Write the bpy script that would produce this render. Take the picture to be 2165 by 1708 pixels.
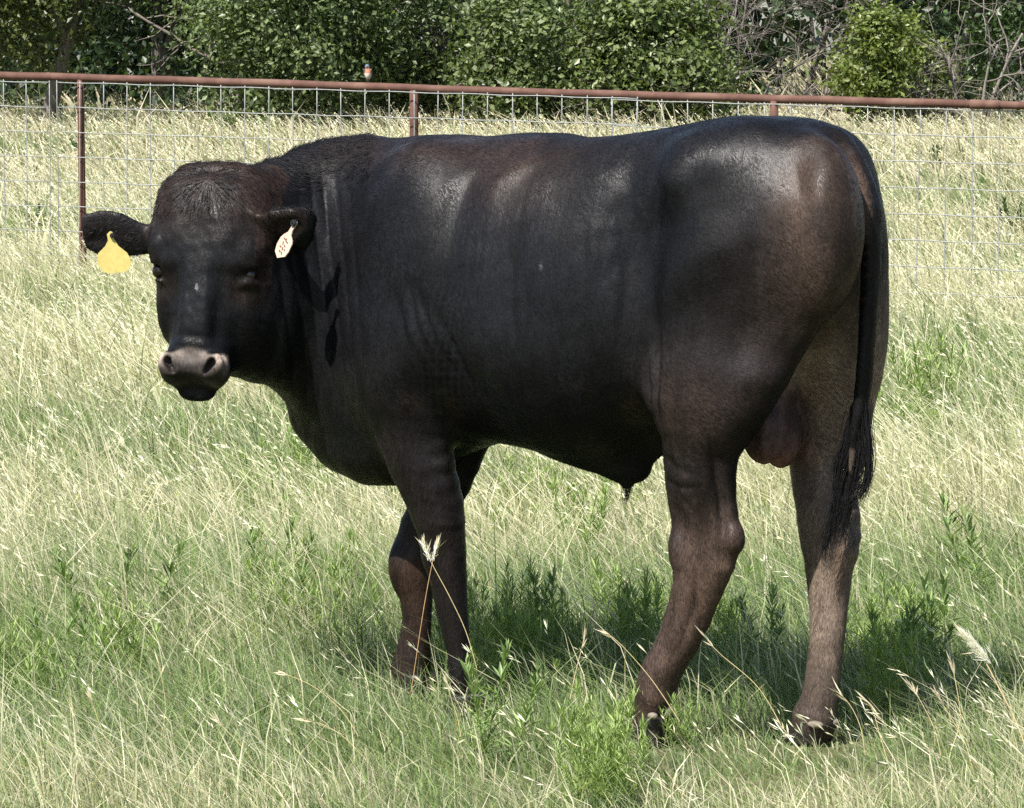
import bpy, bmesh, math, random
import numpy as np
from mathutils import Vector, Matrix, Quaternion
random.seed(7); RNG = np.random.default_rng(7)
for o in list(bpy.data.objects): bpy.data.objects.remove(o, do_unlink=True)
SC = bpy.context.scene; COL = SC.collection
# ---------------------------------------------------------------- camera
PITCH = math.atan(734/9250.0); CAM = np.array([0.0, 0.0, 1.51]); FPX = 9250.0
cam = bpy.data.cameras.new('camera'); cam.sensor_width = 36.0; cam.lens = 36.0*FPX/2165.0
cam.clip_start = 0.1; cam.clip_end = 3000
co = bpy.data.objects.new('camera', cam); COL.objects.link(co)
co.location = CAM; co.rotation_euler = (math.pi/2-PITCH, 0, 0); SC.camera = co
# ---------------------------------------------------------------- sky and sun
SUN_TO = Vector((-0.34, -0.50, 0.80)).normalized()      # direction towards the sun
w = bpy.data.worlds.new('World'); SC.world = w; w.use_nodes = True
nt = w.node_tree; nt.nodes.clear()
bg = nt.nodes.new('ShaderNodeBackground'); out = nt.nodes.new('ShaderNodeOutputWorld')
sky = nt.nodes.new('ShaderNodeTexSky'); sky.sky_type = 'NISHITA'; sky.sun_disc = False
sky.sun_elevation = math.asin(SUN_TO.z); sky.sun_rotation = math.atan2(SUN_TO.x, SUN_TO.y)
sky.air_density = 1.0; sky.dust_density = 1.2; sky.ozone_density = 1.0
bg.inputs['Strength'].default_value = 0.082
nt.links.new(sky.outputs[0], bg.inputs['Color']); nt.links.new(bg.outputs[0], out.inputs['Surface'])
sl = bpy.data.lights.new('sun', 'SUN'); sl.energy = 5.0; sl.angle = math.radians(0.53); sl.color = (1.0, 0.955, 0.89)
so = bpy.data.objects.new('sun', sl); COL.objects.link(so); so.location = (-8, -3, 15)
so.rotation_euler = SUN_TO.to_track_quat('Z', 'Y').to_euler()
SC.view_settings.view_transform = 'Standard'; SC.view_settings.look = 'None'
SC.view_settings.exposure = 1.06; SC.view_settings.gamma = 1.0; SC.view_settings.use_curve_mapping = False
SC.render.engine = 'CYCLES'
SC.cycles.max_bounces = 6; SC.cycles.diffuse_bounces = 3; SC.cycles.transparent_max_bounces = 6
SC.cycles.use_denoising = False; SC.cycles.use_adaptive_sampling = True; SC.cycles.adaptive_threshold = 0.015
# ---------------------------------------------------------------- helpers
_cp, _sp = math.cos(PITCH), math.sin(PITCH)
def ray(px, py):
    u = (px-1082.5)/FPX; v = (854.0-py)/FPX
    return np.array([u, _cp + v*_sp, -_sp + v*_cp])
def at_depth(px, py, d):
    r = ray(px, py); return CAM + r*(d/r[1])
def link(o, parent=None):
    COL.objects.link(o)
    if parent is not None: o.parent = parent
    return o
def tag(o, label=None, cat=None, group=None, kind=None):
    if label: o['label'] = label
    if cat: o['category'] = cat
    if group: o['group'] = group
    if kind: o['kind'] = kind
    return o
def empty(name, loc=(0, 0, 0), rz=0.0):
    o = bpy.data.objects.new(name, None); o.empty_display_size = .1
    COL.objects.link(o); o.location = loc; o.rotation_euler = (0, 0, rz); return o
def np_mesh(name, V, Fl, mat=None, smooth=True, attrs=None, mats=None, midx=None):
    """V (n,3); Fl (m,k) index array, all faces with k corners."""
    V = np.asarray(V, np.float32); Fl = np.asarray(Fl, np.int32)
    me = bpy.data.meshes.new(name); m, k = Fl.shape
    me.vertices.add(len(V)); me.vertices.foreach_set('co', V.ravel())
    me.loops.add(m*k); me.loops.foreach_set('vertex_index', Fl.ravel())
    me.polygons.add(m); me.polygons.foreach_set('loop_start', np.arange(0, m*k, k, dtype=np.int32))
    me.polygons.foreach_set('use_smooth', np.full(m, smooth))
    if mats:
        for x in mats: me.materials.append(x)
        if midx is not None: me.polygons.foreach_set('material_index', np.asarray(midx, np.int32))
    elif mat: me.materials.append(mat)
    me.update(calc_edges=True)
    for an, (dom, typ, arr) in (attrs or {}).items():
        a = me.attributes.new(an, typ, dom)
        arr = np.asarray(arr, np.float32)
        if typ == 'FLOAT_COLOR':
            if arr.shape[1] == 3: arr = np.concatenate([arr, np.ones((len(arr), 1), np.float32)], 1)
            a.data.foreach_set('color', arr.ravel())
        elif typ == 'FLOAT': a.data.foreach_set('value', arr.ravel())
    return me
def new_obj(name, me, parent=None):
    return link(bpy.data.objects.new(name, me), parent)
class NT:
    """tiny node-tree writer"""
    def __init__(s, name):
        s.m = bpy.data.materials.new(name); s.m.use_nodes = True; s.t = s.m.node_tree; s.t.nodes.clear()
        s.out = s.n('ShaderNodeOutputMaterial')
    def n(s, typ, **kw):
        x = s.t.nodes.new(typ)
        for k, v in kw.items():
            if k.startswith('i_'):
                x.inputs[k[2:].replace('_', ' ')].default_value = v
            else: setattr(x, k, v)
        return x
    def l(s, a, b): s.t.links.new(a, b)
    def mix(s, f, a, b, blend='MIX'):
        x = s.n('ShaderNodeMix', data_type='RGBA', blend_type=blend)
        for sock, val in ((x.inputs[0], f), (x.inputs[6], a), (x.inputs[7], b)):
            if hasattr(val, 'is_output'): s.l(val, sock)
            elif isinstance(val, (int, float)): sock.default_value = val
            else: sock.default_value = (*val, 1)
        return x.outputs[2]
    def math(s, op, a, b=None, clamp=False):
        x = s.n('ShaderNodeMath', operation=op, use_clamp=clamp)
        for i, val in enumerate((a, b)):
            if val is None: continue
            if hasattr(val, 'is_output'): s.l(val, x.inputs[i])
            else: x.inputs[i].default_value = val
        return x.outputs[0]
    def noise(s, vec, scale, detail=4, rough=.55, out='Fac', dist=0.0):
        x = s.n('ShaderNodeTexNoise'); x.inputs['Scale'].default_value = scale
        x.inputs['Detail'].default_value = detail; x.inputs['Roughness'].default_value = rough
        x.inputs['Distortion'].default_value = dist
        if vec is not None: s.l(vec, x.inputs['Vector'])
        return x.outputs[out]
    def ramp(s, fac, stops):
        x = s.n('ShaderNodeValToRGB'); e = x.color_ramp.elements
        while len(e) > 1: e.remove(e[0])
        e[0].position = stops[0][0]; e[0].color = (*stops[0][1], 1) if len(stops[0][1]) == 3 else stops[0][1]
        for p, c in stops[1:]:
            q = e.new(p); q.color = (*c, 1)
        s.l(fac, x.inputs[0]); return x.outputs[0]
    def maprange(s, v, a, b, c=0.0, d=1.0):
        x = s.n('ShaderNodeMapRange'); s.l(v, x.inputs[0])
        for i, q in enumerate((a, b, c, d)): x.inputs[i+1].default_value = q
        return x.outputs[0]
def g3(v): return (v, v, v)
# ================================================================ BULL
YAW = math.radians(35); BP0 = np.array([0.47, 9.75, 0.0])
BF = np.array([-math.cos(YAW), math.sin(YAW), 0.0]); BL = np.array([-math.sin(YAW), -math.cos(YAW), 0.0]); BZ = np.array([0, 0, 1.0])
def w2l(p):
    q = np.asarray(p, float)-BP0; return np.array([q@BF, q@BL, q[2]])
def loc(px, py, ly):
    """point of the bull (own frame: x forward, y its left, z up) seen at a photo pixel, on its own plane y = ly"""
    r = ray(px, py); t = (ly - (CAM-BP0)@BL)/(r@BL); return w2l(CAM + t*r)
def dloc(px, py, d): return w2l(at_depth(px, py, d))
def nrm(v): v = np.asarray(v, float); return v/np.linalg.norm(v)
def smin(a, b, k):
    h = np.clip(0.5+0.5*(b-a)/k, 0, 1); return b*(1-h)+a*h - k*h*(1-h)
def smax(a, b, k): return -smin(-a, -b, k)
class Tube:
    """swept body part: centre line P, per-point axes A,B and radii ra,rb, superellipse exponent n"""
    def __init__(s, P, A, B, ra, rb, n=2.0, sub=None):
        s.P = np.asarray(P, float); m = len(s.P)
        s.A = np.array([nrm(a) for a in (A if np.ndim(A) == 2 else [A]*m)]); s.B = np.array([nrm(b) for b in (B if np.ndim(B) == 2 else [B]*m)])
        s.ra = np.asarray(ra, float); s.rb = np.asarray(rb, float); s.n = n
        R = max(s.ra.max(), s.rb.max()); s.lo = s.P.min(0)-R-.08; s.hi = s.P.max(0)+R+.08
    def __call__(s, X):
        best = np.full(len(X), 9., np.float32)
        for i in range(len(s.P)-1):
            a, b = s.P[i], s.P[i+1]; ab = b-a; L2 = ab@ab
            t = np.clip(((X-a)@ab)/L2, 0, 1).astype(np.float32); t1 = t[:, None]
            c = a + t1*ab; v = X-c
            A = s.A[i]*(1-t1)+s.A[i+1]*t1; B = s.B[i]*(1-t1)+s.B[i+1]*t1
            ra = s.ra[i]*(1-t)+s.ra[i+1]*t; rb = s.rb[i]*(1-t)+s.rb[i+1]*t
            va = np.einsum('ij,ij->i', v, A); vb = np.einsum('ij,ij->i', v, B)
            vt2 = np.maximum((v*v).sum(1)-va*va-vb*vb, 0); rm = np.minimum(ra, rb)
            if s.n == 2: e = np.sqrt((va/ra)**2+(vb/rb)**2+vt2/(rm*rm))
            else: e = ((np.abs(va)/ra)**s.n+(np.abs(vb)/rb)**s.n+(np.sqrt(vt2)/rm)**s.n)**(1/s.n)
            np.minimum(best, (e-1)*rm, out=best)
        return best
class Ell:
    def __init__(s, c, r, R=None):
        s.c = np.asarray(c, float); s.r = np.asarray(r, float); s.R = np.eye(3) if R is None else np.asarray(R, float)
        m = s.r.max(); s.lo = s.c-m-.08; s.hi = s.c+m+.08
    def __call__(s, X):
        q = (X-s.c)@s.R.T; k0 = np.sqrt(((q/s.r)**2).sum(1)); k1 = np.sqrt(((q/(s.r*s.r))**2).sum(1))+1e-6
        return (k0*(k0-1)/k1).astype(np.float32)
def leg_tube(rows):
    """rows: (py, x left, x right, lateral plane, lateral/fore-aft ratio)"""
    P, ra, rb = [], [], []
    for py, xl, xr, ly, k in rows:
        p = loc((xl+xr)/2, py, ly); dist = (p[0]*BF+p[1]*BL+BP0)[1]
        W = (xr-xl)/2*dist/FPX; rx = W/math.sqrt(math.cos(YAW)**2+(k*math.sin(YAW))**2)
        P.append(p); ra.append(rx); rb.append(rx*k)
    return Tube(P, (1, 0, 0), (0, 1, 0), ra, rb)
NH = [(1550,1338,1400,.140,.9),(1500,1338,1412,.140,.95),(1465,1342,1432,.140,.95),(1440,1347,1436,.141,.9),(1410,1358,1448,.142,.82),(1360,1385,1478,.145,.75),(1310,1402,1503,.15,.68),
      (1250,1417,1528,.155,.62),(1190,1421,1554,.16,.56),(1145,1423,1568,.16,.52),(1110,1421,1564,.163,.55),(1050,1411,1556,.17,.66),(1000,1404,1556,.18,.72),
      (950,1399,1562,.185,.72),(900,1394,1583,.19,.66),(850,1388,1612,.19,.58),(800,1385,1640,.185,.52)]
FH = [(1560,1668,1752,-.075,.9),(1515,1674,1774,-.075,.9),(1480,1692,1774,-.075,.9),(1440,1700,1776,-.077,.85),(1400,1706,1780,-.08,.8),(1340,1712,1787,-.085,.75),(1300,1713,1791,-.09,.72),(1250,1708,1797,-.095,.7),
      (1200,1702,1803,-.1,.66),(1160,1696,1815,-.1,.6),(1130,1690,1820,-.105,.6),(1090,1684,1819,-.11,.66),(1040,1676,1812,-.12,.72),(1000,1672,1812,-.13,.72),
      (950,1667,1820,-.14,.72),(900,1664,1832,-.15,.7),(850,1662,1830,-.155,.68),(800,1655,1836,-.16,.64),(720,1640,1842,-.16,.62)]
NFo = [(1500,948,996,.115,1.1),(1455,952,997,.118,1.05),(1425,948,998,.12,1.05),(1380,945,995,.122,.95),(1330,932,992,.125,.9),(1290,922,989,.128,.92),(1250,913,988,.13,.95),
      (1210,905,987,.132,.95),(1170,898,987,.135,.92),(1130,885,986,.14,.88),(1100,872,985,.145,.84),(1060,857,981,.15,.78),(1020,838,973,.158,.74),(980,817,965,.165,.7),
      (940,800,957,.17,.66),(900,787,950,.175,.62),(860,777,945,.18,.58),(800,768,940,.185,.5)]
FFo = [(1475,820,905,-.09,.9),(1455,822,908,-.09,.9),(1420,825,910,-.09,.9),(1390,832,911,-.09,.85),(1350,845,911,-.09,.85),(1310,851,913,-.09,.85),(1270,846,915,-.09,.88),(1235,838,918,-.09,.9),
      (1205,834,920,-.09,.9),(1180,832,922,-.09,.88),(1145,837,926,-.095,.85),(1110,846,940,-.1,.85),(1065,864,972,-.11,.8),(1020,888,998,-.12,.75),(980,915,1016,-.13,.7),(930,930,1035,-.14,.66),(860,925,1045,-.15,.6)]
# --- torso: profile curves traced along the back and the belly
TOP = [(1765,279),(1740,262),(1700,249),(1640,245),(1570,244),(1520,251),(1450,264),(1380,277),(1300,287),(1235,292),(1180,281),(1120,280),(1050,287),(950,300),(865,312),(780,325),(700,345)]
BOT = [(1790,600),(1745,680),(1690,765),(1620,840),(1500,895),(1398,925),(1345,962),(1290,975),(1240,972),(1180,958),(1120,943),(1060,934),(1000,942),(930,965),(860,985),(800,975),(740,930),(690,880)]
tp = np.array([loc(x, y, 0.0) for x, y in TOP]); bt = np.array([loc(x, y, 0.0) for x, y in BOT])
def prof(arr, x): return np.interp(x, arr[:, 0], arr[:, 2])
TX = np.linspace(-.30, 1.12, 15)
HWX = [-.34,-.28,-.15,0,.15,.3,.45,.6,.72,.85,.95,1.05,1.14]; HWV = [.12,.16,.225,.255,.265,.29,.305,.295,.275,.245,.205,.16,.12]
class Torso:
    lo = np.array([-.5,-.45,.4]); hi = np.array([1.3,.45,1.5])
    def __call__(s, X):
        x = np.clip(X[:, 0], -.265, 1.12); top = prof(tp, x); bot = prof(bt, x)
        zc = bot+(top-bot)*np.interp(x, [-.3,0,.4,.8,1.1], [.62,.56,.44,.48,.5])
        hw = np.interp(x, HWX, HWV); dz = X[:, 2]-zc
        hz = np.where(dz > 0, top-zc, zc-bot); n = np.where(dz > 0, np.interp(x, [-.3,.1,.5,1.1], [2.45,2.5,2.35,2.2]), 2.15)
        ex = np.abs(X[:, 0]-x)/.075
        e = np.sqrt(((np.abs(X[:, 1])/hw)**n+(np.abs(dz)/hz)**n)**(2/n)+ex**2)
        return ((e-1)*np.minimum(hw, hz)).astype(np.float32)
def tb(pts, a, b, ra, rb, n=2.0): return Tube(pts, a, b, ra, rb, n)
# neck: pixel column, top row, bottom row, depth, half width
NK = [(905,330,930,10.20,.205),(830,325,960,10.25,.19),(760,325,925,10.28,.17),(700,322,885,10.285,.155),(650,325,848,10.27,.145),(600,334,820,10.225,.14),(555,348,812,10.175,.135),(515,372,800,10.13,.125),(470,410,780,10.10,.11)]
nP, nA, nB, nra, nrb = [], [], [], [], []
for i, (x, y0, y1, d, hw_) in enumerate(NK):
    p = dloc(x, (y0+y1)/2, d); nP.append(p); nra.append((y1-y0)/2*d/FPX); nrb.append(hw_)
nP = np.array(nP)
for i in range(len(nP)):
    t = nP[min(i+1, len(nP)-1)]-nP[max(i-1, 0)]; t[2] = 0; t = nrm(t); nA.append((0, 0, 1)); nB.append((-t[1], t[0], 0))
neck = Tube(nP, nA, nB, nra, nrb, 2.3)
# --- head frame (world): u to the viewer's right, s down the face, w out of the face
HYAW = math.radians(13)
hv = nrm([-.075, -.20, -.975]); hw0 = np.array([-math.sin(HYAW), -math.cos(HYAW), 0])
hw = nrm(hw0-(hw0@hv)*hv); hu = nrm(np.cross(hv, hw)); 
if hu[0] < 0: hu = -hu
HO = at_depth(438, 350, 10.04)
def HP(u, s, w_): return w2l(HO+hu*u+hv*s+hw*w_)
def dirl(v): return np.array([v@BF, v@BL, v[2]])
hul, hvl, hwl = dirl(hu), dirl(hv), dirl(hw); HOl = w2l(HO)
HS  = [.008,.018,.036,.07,.12,.18,.235,.28,.33,.38,.415,.442,.462,.48,.494,.507]
HWB = [.095,.115,.130,.138,.142,.140,.136,.126,.110,.095,.084,.078,.075,.069,.060,.046]   # half width at the back (jaw)
HWF = [.095,.115,.130,.138,.142,.138,.126,.096,.074,.069,.071,.073,.073,.068,.058,.044]   # half width at the front of the face
HFR = [-.04,-.025,-.012,-.002,.006,.008,.004,.0,-.002,-.004,-.004,.002,.006,-.006,-.030,-.052]
HBK = [-.11,-.15,-.175,-.19,-.20,-.215,-.235,-.245,-.235,-.205,-.175,-.15,-.135,-.125,-.11,-.09]
class Head:
    def __init__(s):
        P = np.array([HP(0, .0, -.1), HP(0, .56, -.1)]); s.lo = P.min(0)-.25; s.hi = P.max(0)+.25
    def __call__(s, X):
        q = X-HOl; u = q@hul; sv = q@hvl; wv = q@hwl; sc = np.clip(sv, HS[0], HS[-1])
        f = np.interp(sc, HS, HFR); b = np.interp(sc, HS, HBK); c = (f+b)/2; hd = (f-b)/2; t = np.clip((wv-b)/(f-b), 0, 1); t = t*t*(3-2*t)
        h = np.interp(sc, HS, HWB)*(1-t)+np.interp(sc, HS, HWF)*t
        n = 2.5; e = ((np.abs(u)/h)**n+(np.abs(wv-c)/hd)**n+(np.abs(sv-sc)/.03)**n)**(1/n)
        return ((e-1)*np.minimum(h, hd)).astype(np.float32)
HR = np.array([hul, hvl, hwl])
def hE(u, s, w_, r): return Ell(HP(u, s, w_), r, HR)
def rotR(a):   # head axes turned by a in the face plane
    c, s_ = math.cos(a), math.sin(a); return np.array([c*hul+s_*hvl, -s_*hul+c*hvl, hwl])
# ears: thin leaves
def ear(pts, ra, nrmw, th=.011):
    P = [dloc(*p) for p in pts]; n_ = dirl(nrm(nrmw)); A = []
    for i in range(len(P)):
        t = nrm(P[min(i+1, len(P)-1)]-P[max(i-1, 0)]); A.append(nrm(np.cross(n_, t)))
    return Tube(P, A, [n_]*len(P), ra, [th*1.9]+[th*1.15]*(len(P)-2)+[th*.8])
EARL = [(322,508,10.13),(285,504,10.13),(250,497,10.13),(215,492,10.135),(182,488,10.14),(160,487,10.145)]
EARR = [(556,484,10.10),(582,488,10.03),(608,488,9.99),(636,472,9.975),(658,455,9.98)]
def build_sdf(X):
    def ev(p, big=1.0):
        o = np.full(len(X), big, np.float32); m = np.all((X > p.lo) & (X < p.hi), 1)
        if m.any(): o[m] = p(X[m])
        return o
    d = ev(Torso())
    def add(p, k=.04):
        nonlocal d
        d = smin(d, ev(p), k)
    def cut(p, k=.02):
        nonlocal d
        d = smax(d, -ev(p, 1.0), k)
    add(neck, .09)
    # hind quarters
    add(Ell(loc(1575, 540, .145), (.215, .108, .275)), .08)       # near thigh
    add(Ell(loc(1520, 700, .165), (.16, .098, .24)), .08)
    add(Ell(loc(1475, 800, .18), (.11, .075, .15)), .07)       # near stifle
    add(Ell(loc(1720, 480, .12), (.115, .10, .20)), .05)         # near buttock
    add(Ell(loc(1774, 570, -.115), (.11, .11, .27)), .06)         # far buttock
    add(Ell(loc(1740, 740, -.13), (.14, .09, .23)), .06)
    add(Ell(loc(1500, 345, .17), (.09, .07, .05)), .06)        # hook bone
    add(leg_tube(NH), .045); add(Ell(loc(1553, 1138, .165), (.020, .018, .028)), .02); add(Ell(loc(1450, 1160, .175), (.035, .03, .04)), .03); add(leg_tube(FH), .045)
    # shoulder
    add(Ell(loc(900, 560, .17), (.15, .10, .27)), .09)
    add(Ell(loc(835, 730, .18), (.12, .085, .15)), .07)
    add(Ell(loc(880, 800, .18), (.11, .07, .12)), .05)
    add(Ell(loc(860, 740, -.17), (.12, .085, .18)), .07)
    add(leg_tube(NFo), .04); add(Ell(loc(925, 1165, .14), (.030, .040, .050)), .025); add(Ell(loc(855, 1200, -.08), (.028, .038, .05)), .025); add(leg_tube(FFo), .04)
    # brisket
    add(tb([loc(870, 950, 0), loc(800, 958, 0), loc(740, 935, 0), loc(690, 885, 0)], (0, 0, 1), (0, 1, 0), [.065, .065, .065, .06], [.11, .11, .10, .08]), .06)
    # sheath and scrotum
    add(tb([loc(1200, 930, 0), loc(1260, 950, 0), loc(1325, 985, 0)], (0, 0, 1), (0, 1, 0), [.04, .045, .025], [.05, .05, .018]), .05)
    add(tb([loc(1310, 960, 0), loc(1325, 1000, 0), loc(1326, 1026, 0)], (1, 0, 0), (0, 1, 0), [.07, .036, .008], [.02, .018, .008]), .04)
    add(tb([loc(1440, 900, 0.02), loc(1360, 950, 0)], (0, 0, 1), (0, 1, 0), [.06, .035], [.02, .02]), .05)
    sc = tb([loc(1650, 800, 0.0), loc(1640, 850, 0.0), loc(1632, 890, 0)], (1, 0, 0), (0, 1, 0), [.03, .035, .045], [.04, .045, .055])
    add(sc, .03); d2 = smin(ev(Ell(loc(1615, 912, .030), (.050, .043, .074))), ev(Ell(loc(1650, 922, -.028), (.048, .042, .072))), .018); d = smin(d, d2, .02)
    # tail
    TL = [(1730,290,.036),(1770,310,.038),(1798,342,.036),(1820,388,.032),(1842,440,.027),(1845,520,.023),(1840,620,.0215),(1833,720,.020),(1827,800,.019),(1818,870,.018),(1806,940,.013),(1800,1000,.008)]
    add(tb([loc(x, y, 0.0 if y > 300 else .0) for x, y, r in TL], (1, 0, 0), (0, 1, 0), [r*.85 for x, y, r in TL], [r*1.15 for x, y, r in TL]), .02)
    # head
    h = ev(Head(), 1.0)
    for q, k in ((hE(-.106, .188, -.042, (.028, .036, .034)), .03), (hE(.106, .188, -.042, (.028, .036, .034)), .03),
                 (hE(-.048, .470, -.03, (.030, .036, .040)), .03), (hE(.048, .470, -.03, (.030, .036, .040)), .03),
                 (hE(0, .30, -.02, (.035, .12, .022)), .03),
                 (hE(-.09, .30, -.13, (.035, .09, .08)), .04), (hE(.09, .30, -.13, (.035, .09, .08)), .04)):
        h = smin(h, ev(q), k)
    for sg in (-1, 1):
        h = smax(h, -ev(hE(sg*.119, .240, -.036, (.026, .0185, .028))), .008)          # eye socket
        h = smax(h, -ev(hE(sg*.098, .33, .010, (.026, .055, .030))), .03)             # hollow under the eye
        h = smin(h, ev(Ell(HP(sg*.101, .266, -.036), (.017, .0045, .011), rotR(sg*-.30))), .006); h = smin(h, ev(Ell(HP(sg*.106, .219, -.030), (.021, .006, .013), rotR(sg*.25))), .008)
        h = smin(h, ev(Ell(HP(sg*.052, .462, .0), (.024, .031, .016), rotR(sg*.35))), .012)
        h = smax(h, -ev(Ell(HP(sg*.047, .466, .012), (.0062, .022, .026), rotR(sg*.62))), .006)   # nostril
        h = smax(h, -ev(Ell(HP(sg*.053, .455, .012), (.0095, .0085, .022), rotR(sg*.62))), .006)
    h = smax(h, -ev(hE(0, .497, .01, (.075, .0035, .03))), .006)                   # mouth line
    d = smin(d, h, .035)
    el = ear(EARL, [.032, .045, .057, .058, .045, .028], (.1, -.9, -.25)); er = ear(EARR, [.038, .066, .070, .050, .024], (.25, -.9, -.3))
    e1 = ev(el); e1 = smax(e1, -ev(Ell(dloc(225, 512, 10.095), (.06, .028, .03))), .01)
    e2 = ev(er); e2 = smax(e2, -ev(Ell(dloc(618, 492, 9.945), (.055, .03, .034))), .01)
    d = smin(d, e1, .018); d = smin(d, e2, .018)
    return d
def surface_nets(fn, lo, hi, h):
    lo = np.asarray(lo, float); n = np.ceil((np.asarray(hi)-lo)/h).astype(int)+1
    cb = 5; nc = n//cb+2                                    # coarse pass, to skip empty space
    gc = [lo[i]+np.arange(nc[i])*h*cb for i in range(3)]
    Xc = np.stack(np.meshgrid(*gc, indexing='ij'), -1).reshape(-1, 3).astype(np.float32)
    dc = np.concatenate([fn(Xc[i:i+200000]) for i in range(0, len(Xc), 200000)]).reshape(nc)
    near = np.abs(dc) < h*cb*1.6
    nb = near.copy()
    for ax in range(3):
        a = nb.copy(); sl0 = [slice(None)]*3; sl1 = [slice(None)]*3; sl0[ax] = slice(1, None); sl1[ax] = slice(None, -1)
        a[tuple(sl0)] |= nb[tuple(sl1)]; a[tuple(sl1)] |= nb[tuple(sl0)]; nb = a
    ii = [np.minimum(np.arange(n[i])//cb, nc[i]-1) for i in range(3)]
    G = dc[np.ix_(*ii)].astype(np.float32); mask = nb[np.ix_(*ii)]
    idx = np.argwhere(mask); X = (lo+idx*h).astype(np.float32)
    vals = np.concatenate([fn(X[i:i+300000]) for i in range(0, len(X), 300000)])
    G[idx[:, 0], idx[:, 1], idx[:, 2]] = vals
    S = G < 0
    cnt = np.zeros(tuple(n-1), np.uint8); off = [(a, b, c) for a in (0, 1) for b in (0, 1) for c in (0, 1)]
    for a, b, c in off: cnt += S[a:n[0]-1+a, b:n[1]-1+b, c:n[2]-1+c]
    act = np.argwhere((cnt > 0) & (cnt < 8)); ids = np.full(tuple(n-1), -1, np.int32); ids[act[:, 0], act[:, 1], act[:, 2]] = np.arange(len(act))
    cv = {o: G[act[:, 0]+o[0], act[:, 1]+o[1], act[:, 2]+o[2]] for o in off}
    acc = np.zeros((len(act), 3)); k = np.zeros(len(act))
    for o in off:
        for ax in range(3):
            if o[ax]: continue
            p = list(o); p[ax] = 1; p = tuple(p); a, b = cv[o], cv[p]; m = (a < 0) != (b < 0)
            t = np.where(m, a/np.where(m, a-b, 1), 0); q = np.array(o, float)[None].repeat(len(act), 0); q[:, ax] = t
            acc[m] += q[m]; k[m] += 1
    V = lo+(act+acc/k[:, None])*h
    Fs = []
    for ax in range(3):
        sl = [slice(1, n[i]-1) for i in range(3)]; sl2 = list(sl); sl[ax] = slice(0, n[ax]-1); sl2[ax] = slice(1, n[ax])
        A, B = S[tuple(sl)], S[tuple(sl2)]; e = np.argwhere(A != B); st = A[A != B]
        base = e.copy(); b1, b2 = [(1, 2), (2, 0), (0, 1)][ax]
        for i in range(3):
            if i != ax: base[:, i] += 1
        def cell(d1, d2):
            q = base.copy(); q[:, b1] -= d1; q[:, b2] -= d2; return ids[q[:, 0], q[:, 1], q[:, 2]]
        Q = np.stack([cell(1, 1), cell(0, 1), cell(0, 0), cell(1, 0)], 1)
        Q[~st] = Q[~st][:, ::-1]; Fs.append(Q[(Q >= 0).all(1)])
    return V, np.concatenate(Fs)
def vnormals(V, Q):
    n = np.cross(V[Q[:, 2]]-V[Q[:, 0]], V[Q[:, 3]]-V[Q[:, 1]]); N = np.zeros_like(V)
    for i in range(4): np.add.at(N, Q[:, i], n)
    return N/np.maximum(np.linalg.norm(N, axis=1, keepdims=True), 1e-12)
def smooth_pass(V, Q, it, lam=.5):
    E = np.concatenate([Q[:, [0, 1]], Q[:, [1, 2]], Q[:, [2, 3]], Q[:, [3, 0]]])
    deg = np.bincount(E[:, 0], minlength=len(V))+np.bincount(E[:, 1], minlength=len(V))
    for _ in range(it):
        S = np.stack([np.bincount(E[:, 0], V[E[:, 1], i], len(V))+np.bincount(E[:, 1], V[E[:, 0], i], len(V)) for i in range(3)], 1)
        V = V+lam*(S/np.maximum(deg, 1)[:, None]-V)
    return V
VOX = 0.0058
V, Q = surface_nets(build_sdf, (-.52, -.42, -.04), (1.42, .78, 1.45), VOX)
V = smooth_pass(V, Q, 2)
N = vnormals(V, Q)
side = N@np.array([0, 1.0, 0])                 # how much a spot faces the bull's left flank
def swn(P, seeds, freq):                       # smooth pseudo-noise
    r = np.random.default_rng(seeds); o = np.zeros(len(P))
    for i in range(7):
        k = r.normal(size=3)*freq; o += np.sin(P@k+r.uniform(0, 6.3))
    return o/4.0
def blob(px, py, ly, r, P=None):
    c = loc(px, py, ly) if np.ndim(px) == 0 else None
    r = np.broadcast_to(np.asarray(r, float), 3); q = ((V if P is None else P)-c)/r
    return np.exp(-(q*q).sum(1)*.5)
sd = np.clip(side*1.6, 0, 1)
D = np.zeros(len(V))
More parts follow.
